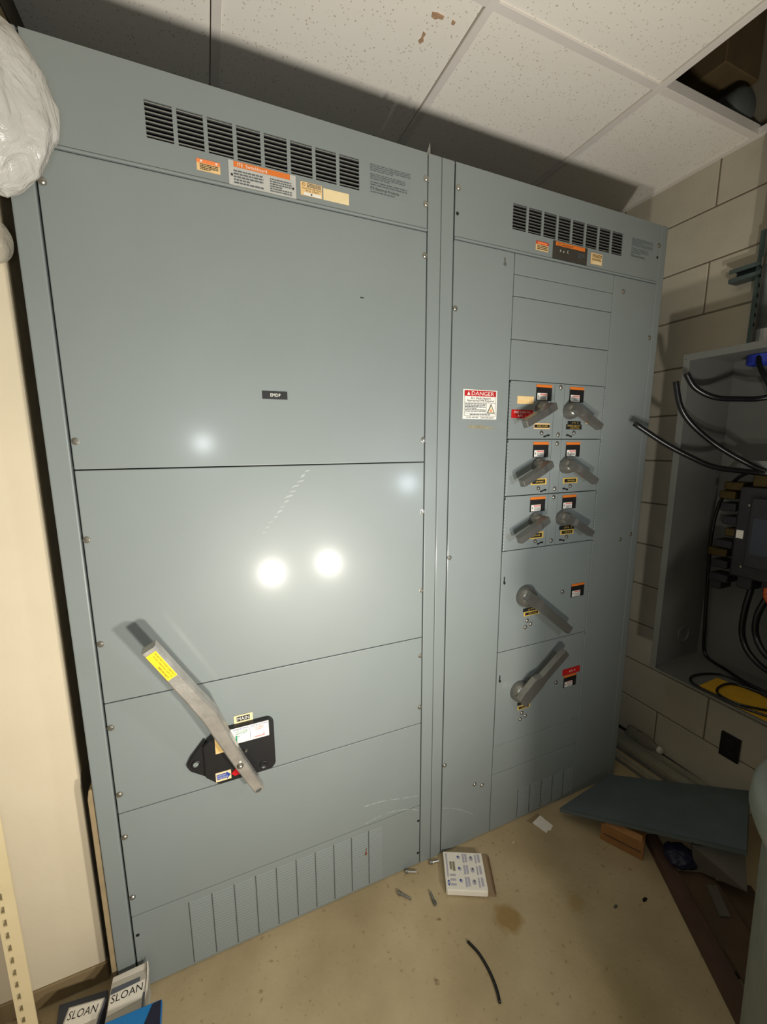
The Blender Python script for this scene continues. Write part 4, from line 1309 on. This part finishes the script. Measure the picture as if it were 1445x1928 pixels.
# orange cardboard box under the sheet metal cover
ob = thing('cardboard_box', 'small orange-brown cardboard box under the grey sheet metal cover', 'box', (1.70, -0.23, 0))
f1 = Vector((0.065, -0.115, 0)).normalized()
f2 = Vector((0.115, 0.065, 0)).normalized()
O2 = Vector((1.612, -0.192, 0))
world_obj('box_shell', frame_box(BM(), O2, f1, f2, EZ, 0.140, 0.082, 0.072, bev=0.002), CARD, ob)
b = frame_box(BM(), O2 - f2 * 0.0012 + f1 * 0.010 + EZ * 0.030, f1, f2, EZ, 0.122, 0.0012, 0.004)
world_obj('tape_line', b, WOOD, ob)
world_obj('open_flap', frame_box(BM(), O2 + f1 * 0.012 + EZ * 0.072, f1, (f2 * 0.6 + EZ * 0.8), f2, 0.12, 0.022, 0.002), CARD, ob)

# sheet metal cover lying askew on the box
A, Bc, C_, D = Vector((1.528, -0.070, 0.058)), Vector((1.850, -0.040, 0.070)), Vector((2.128, -0.400, 0.200)), Vector((1.836, -0.532, 0.205))
cv = thing('metal_cover', 'blue-grey sheet metal cover lying askew over the cardboard box', 'cover', (1.82, -0.27, 0.05))
n = (Bc - A).cross(D - A).normalized()
if n.z < 0:
    n = -n
b = BM()
prism(b, [A, Bc, C_, D], -n * 0.0015)
world_obj('sheet', b, COVERM, cv)
for p, q in ((A, Bc), (Bc, C_), (C_, D), (D, A)):
    b = BM()
    inw = (A + Bc + C_ + D) / 4
    s = n.cross(q - p).normalized()
    if s.dot(inw - p) < 0:
        s = -s
    prism(b, [p, q, q - n * 0.016, p - n * 0.016], s * 0.0015)
    world_obj('folded_flange', b, COVERM, cv)
cm = (A + Bc + C_ + D) / 4 + Vector((0.0, 0.06, 0)) 
cm.z = A.z + ((Vector((cm.x, cm.y, 0)) - Vector((A.x, A.y, 0))).dot(Vector((0, 0, 0))))
def on_cover(x, y):
    return Vector((x, y, A.z - (n.x * (x - A.x) + n.y * (y - A.y)) / n.z))
b = BM()
prism(b, [on_cover(1.80 + r * math.cos(t), -0.215 + 0.6 * r * math.sin(t)) + n * 0.0003 for t, r in [(k * math.pi / 5, 0.026 + 0.006 * (k % 2)) for k in range(10)]], n * 0.0006)
world_obj('rust_patch', b, WOOD, cv)
b = BM()
prism(b, [(1.779, -0.409, 0.125), (1.885, -0.510, 0.160), (1.832, -0.552, 0.070), (1.782, -0.425, 0.040)], (0.012, 0.010, -0.002))
tag(world_obj('metal_plate', b, COVERB), 'grey plate leaning under the right end of the sheet metal cover', 'plate')
# boards and cardboard on the floor
def board(label, pts, z0, h, m, name='board', cat='board'):
    b_ = BM()
    prism(b_, [(x, y, z0) for x, y in pts], (0, 0, h), bev=0.0015)
    tag(world_obj(name, b_, m), label, cat, 'boards on the floor by the bin')
board('long dark board at the front edge of the pile', [(1.760, -0.268), (1.800, -0.285), (1.535, -0.730), (1.470, -0.735)], 0.0, 0.036, WOOD)
board('wide brown board lying behind the long dark board', [(1.735, -0.400), (1.835, -0.452), (1.700, -0.680), (1.590, -0.640)], 0.0, 0.030, WOOD2)
board('short brown board at the near end of the pile', [(1.618, -0.600), (1.705, -0.640), (1.610, -0.800), (1.540, -0.755)], 0.0305, 0.012, WOOD2)
board('grey paper-faced board on the middle of the pile', [(1.770, -0.470), (1.800, -0.485), (1.735, -0.560), (1.705, -0.545)], 0.031, 0.006, COVERB)
board('reddish cardboard sheet lying next to the round bin', [(1.840, -0.460), (1.935, -0.520), (1.700, -0.860), (1.600, -0.800), (1.708, -0.684)], 0.0, 0.008, WOOD2)
board('small pale cardboard piece at the near end beside the bin', [(1.600, -0.690), (1.640, -0.705), (1.590, -0.790), (1.560, -0.775)], 0.0435, 0.004, CARDB)
tag(world_obj('gap_shade_tube', tube(BM(), [(2.247, 0.30, 0.012), (2.246, 0.10, 0.012), (2.2475, -0.10, 0.012), (2.245, -0.30, 0.012)], 0.010), RUBBER, smooth=True), 'black tube added as the dark gap line along the foot of the block wall', 'gap shade')  # dark gap at the wall foot, its shade put in as a black tube
tag(crumpled('navy_bag', (1.765, -0.385, 0.062), (0.050, 0.045, 0.028), NAVY, 2.0, 0.2, 5.0), 'dark navy bag lying on the boards under the cover', 'bag')

# big plastic bin at the right border
RB, RT, HB = 0.205, 0.240, 0.88
bc = (1.335, -0.985)
bn = thing('waste_bin', 'large grey-green round plastic bin at the lower right edge', 'bin', (bc[0], bc[1], 0))
b = BM()
lathe(b, [(0.0, 0.0), (RB - 0.01, 0.0), (RB, 0.012), (RT - 0.010, HB - 0.06), (RT - 0.016, HB - 0.06), (RB - 0.012, 0.02), (0.0, 0.02)], EZ, (bc[0], bc[1], 0), 64)
world_obj('bin_body', b, CANM, bn, smooth=False)
b = BM()
lathe(b, [(RT - 0.012, HB - 0.065), (RT + 0.008, HB - 0.060), (RT + 0.016, HB - 0.040), (RT + 0.014, HB - 0.012), (RT + 0.006, HB), (RT - 0.008, HB), (RT - 0.020, HB - 0.012), (RT - 0.022, HB - 0.06), (RT - 0.012, HB - 0.065)], EZ, (bc[0], bc[1], 0), 64)
world_obj('bin_rim', b, CANM, bn, smooth=True)

# ---------------------------------------------------------------- above the missing tile
tag(world_obj('roof_beam', bx(2.058, 2.262, -0.060, 0.30, 2.80, 3.198, bev=0.004), BEAM), 'brown beam seen through the missing ceiling tile', 'beam')
dt = thing('duct', 'grey wrapped duct end above the missing ceiling tile', 'duct', (2.185, 0.2, 2.63))
b = BM()
lathe(b, [(0.0, 0.0), (0.045, 0.001), (0.060, 0.012), (0.064, 0.03), (0.064, 0.10), (0.066, 0.105), (0.066, 0.115), (0.064, 0.12), (0.064, 0.70)], (0.02, 1, 0.0), (2.188, -0.075, 2.705), 32)
world_obj('duct_body', b, DUCT, dt, smooth=True)
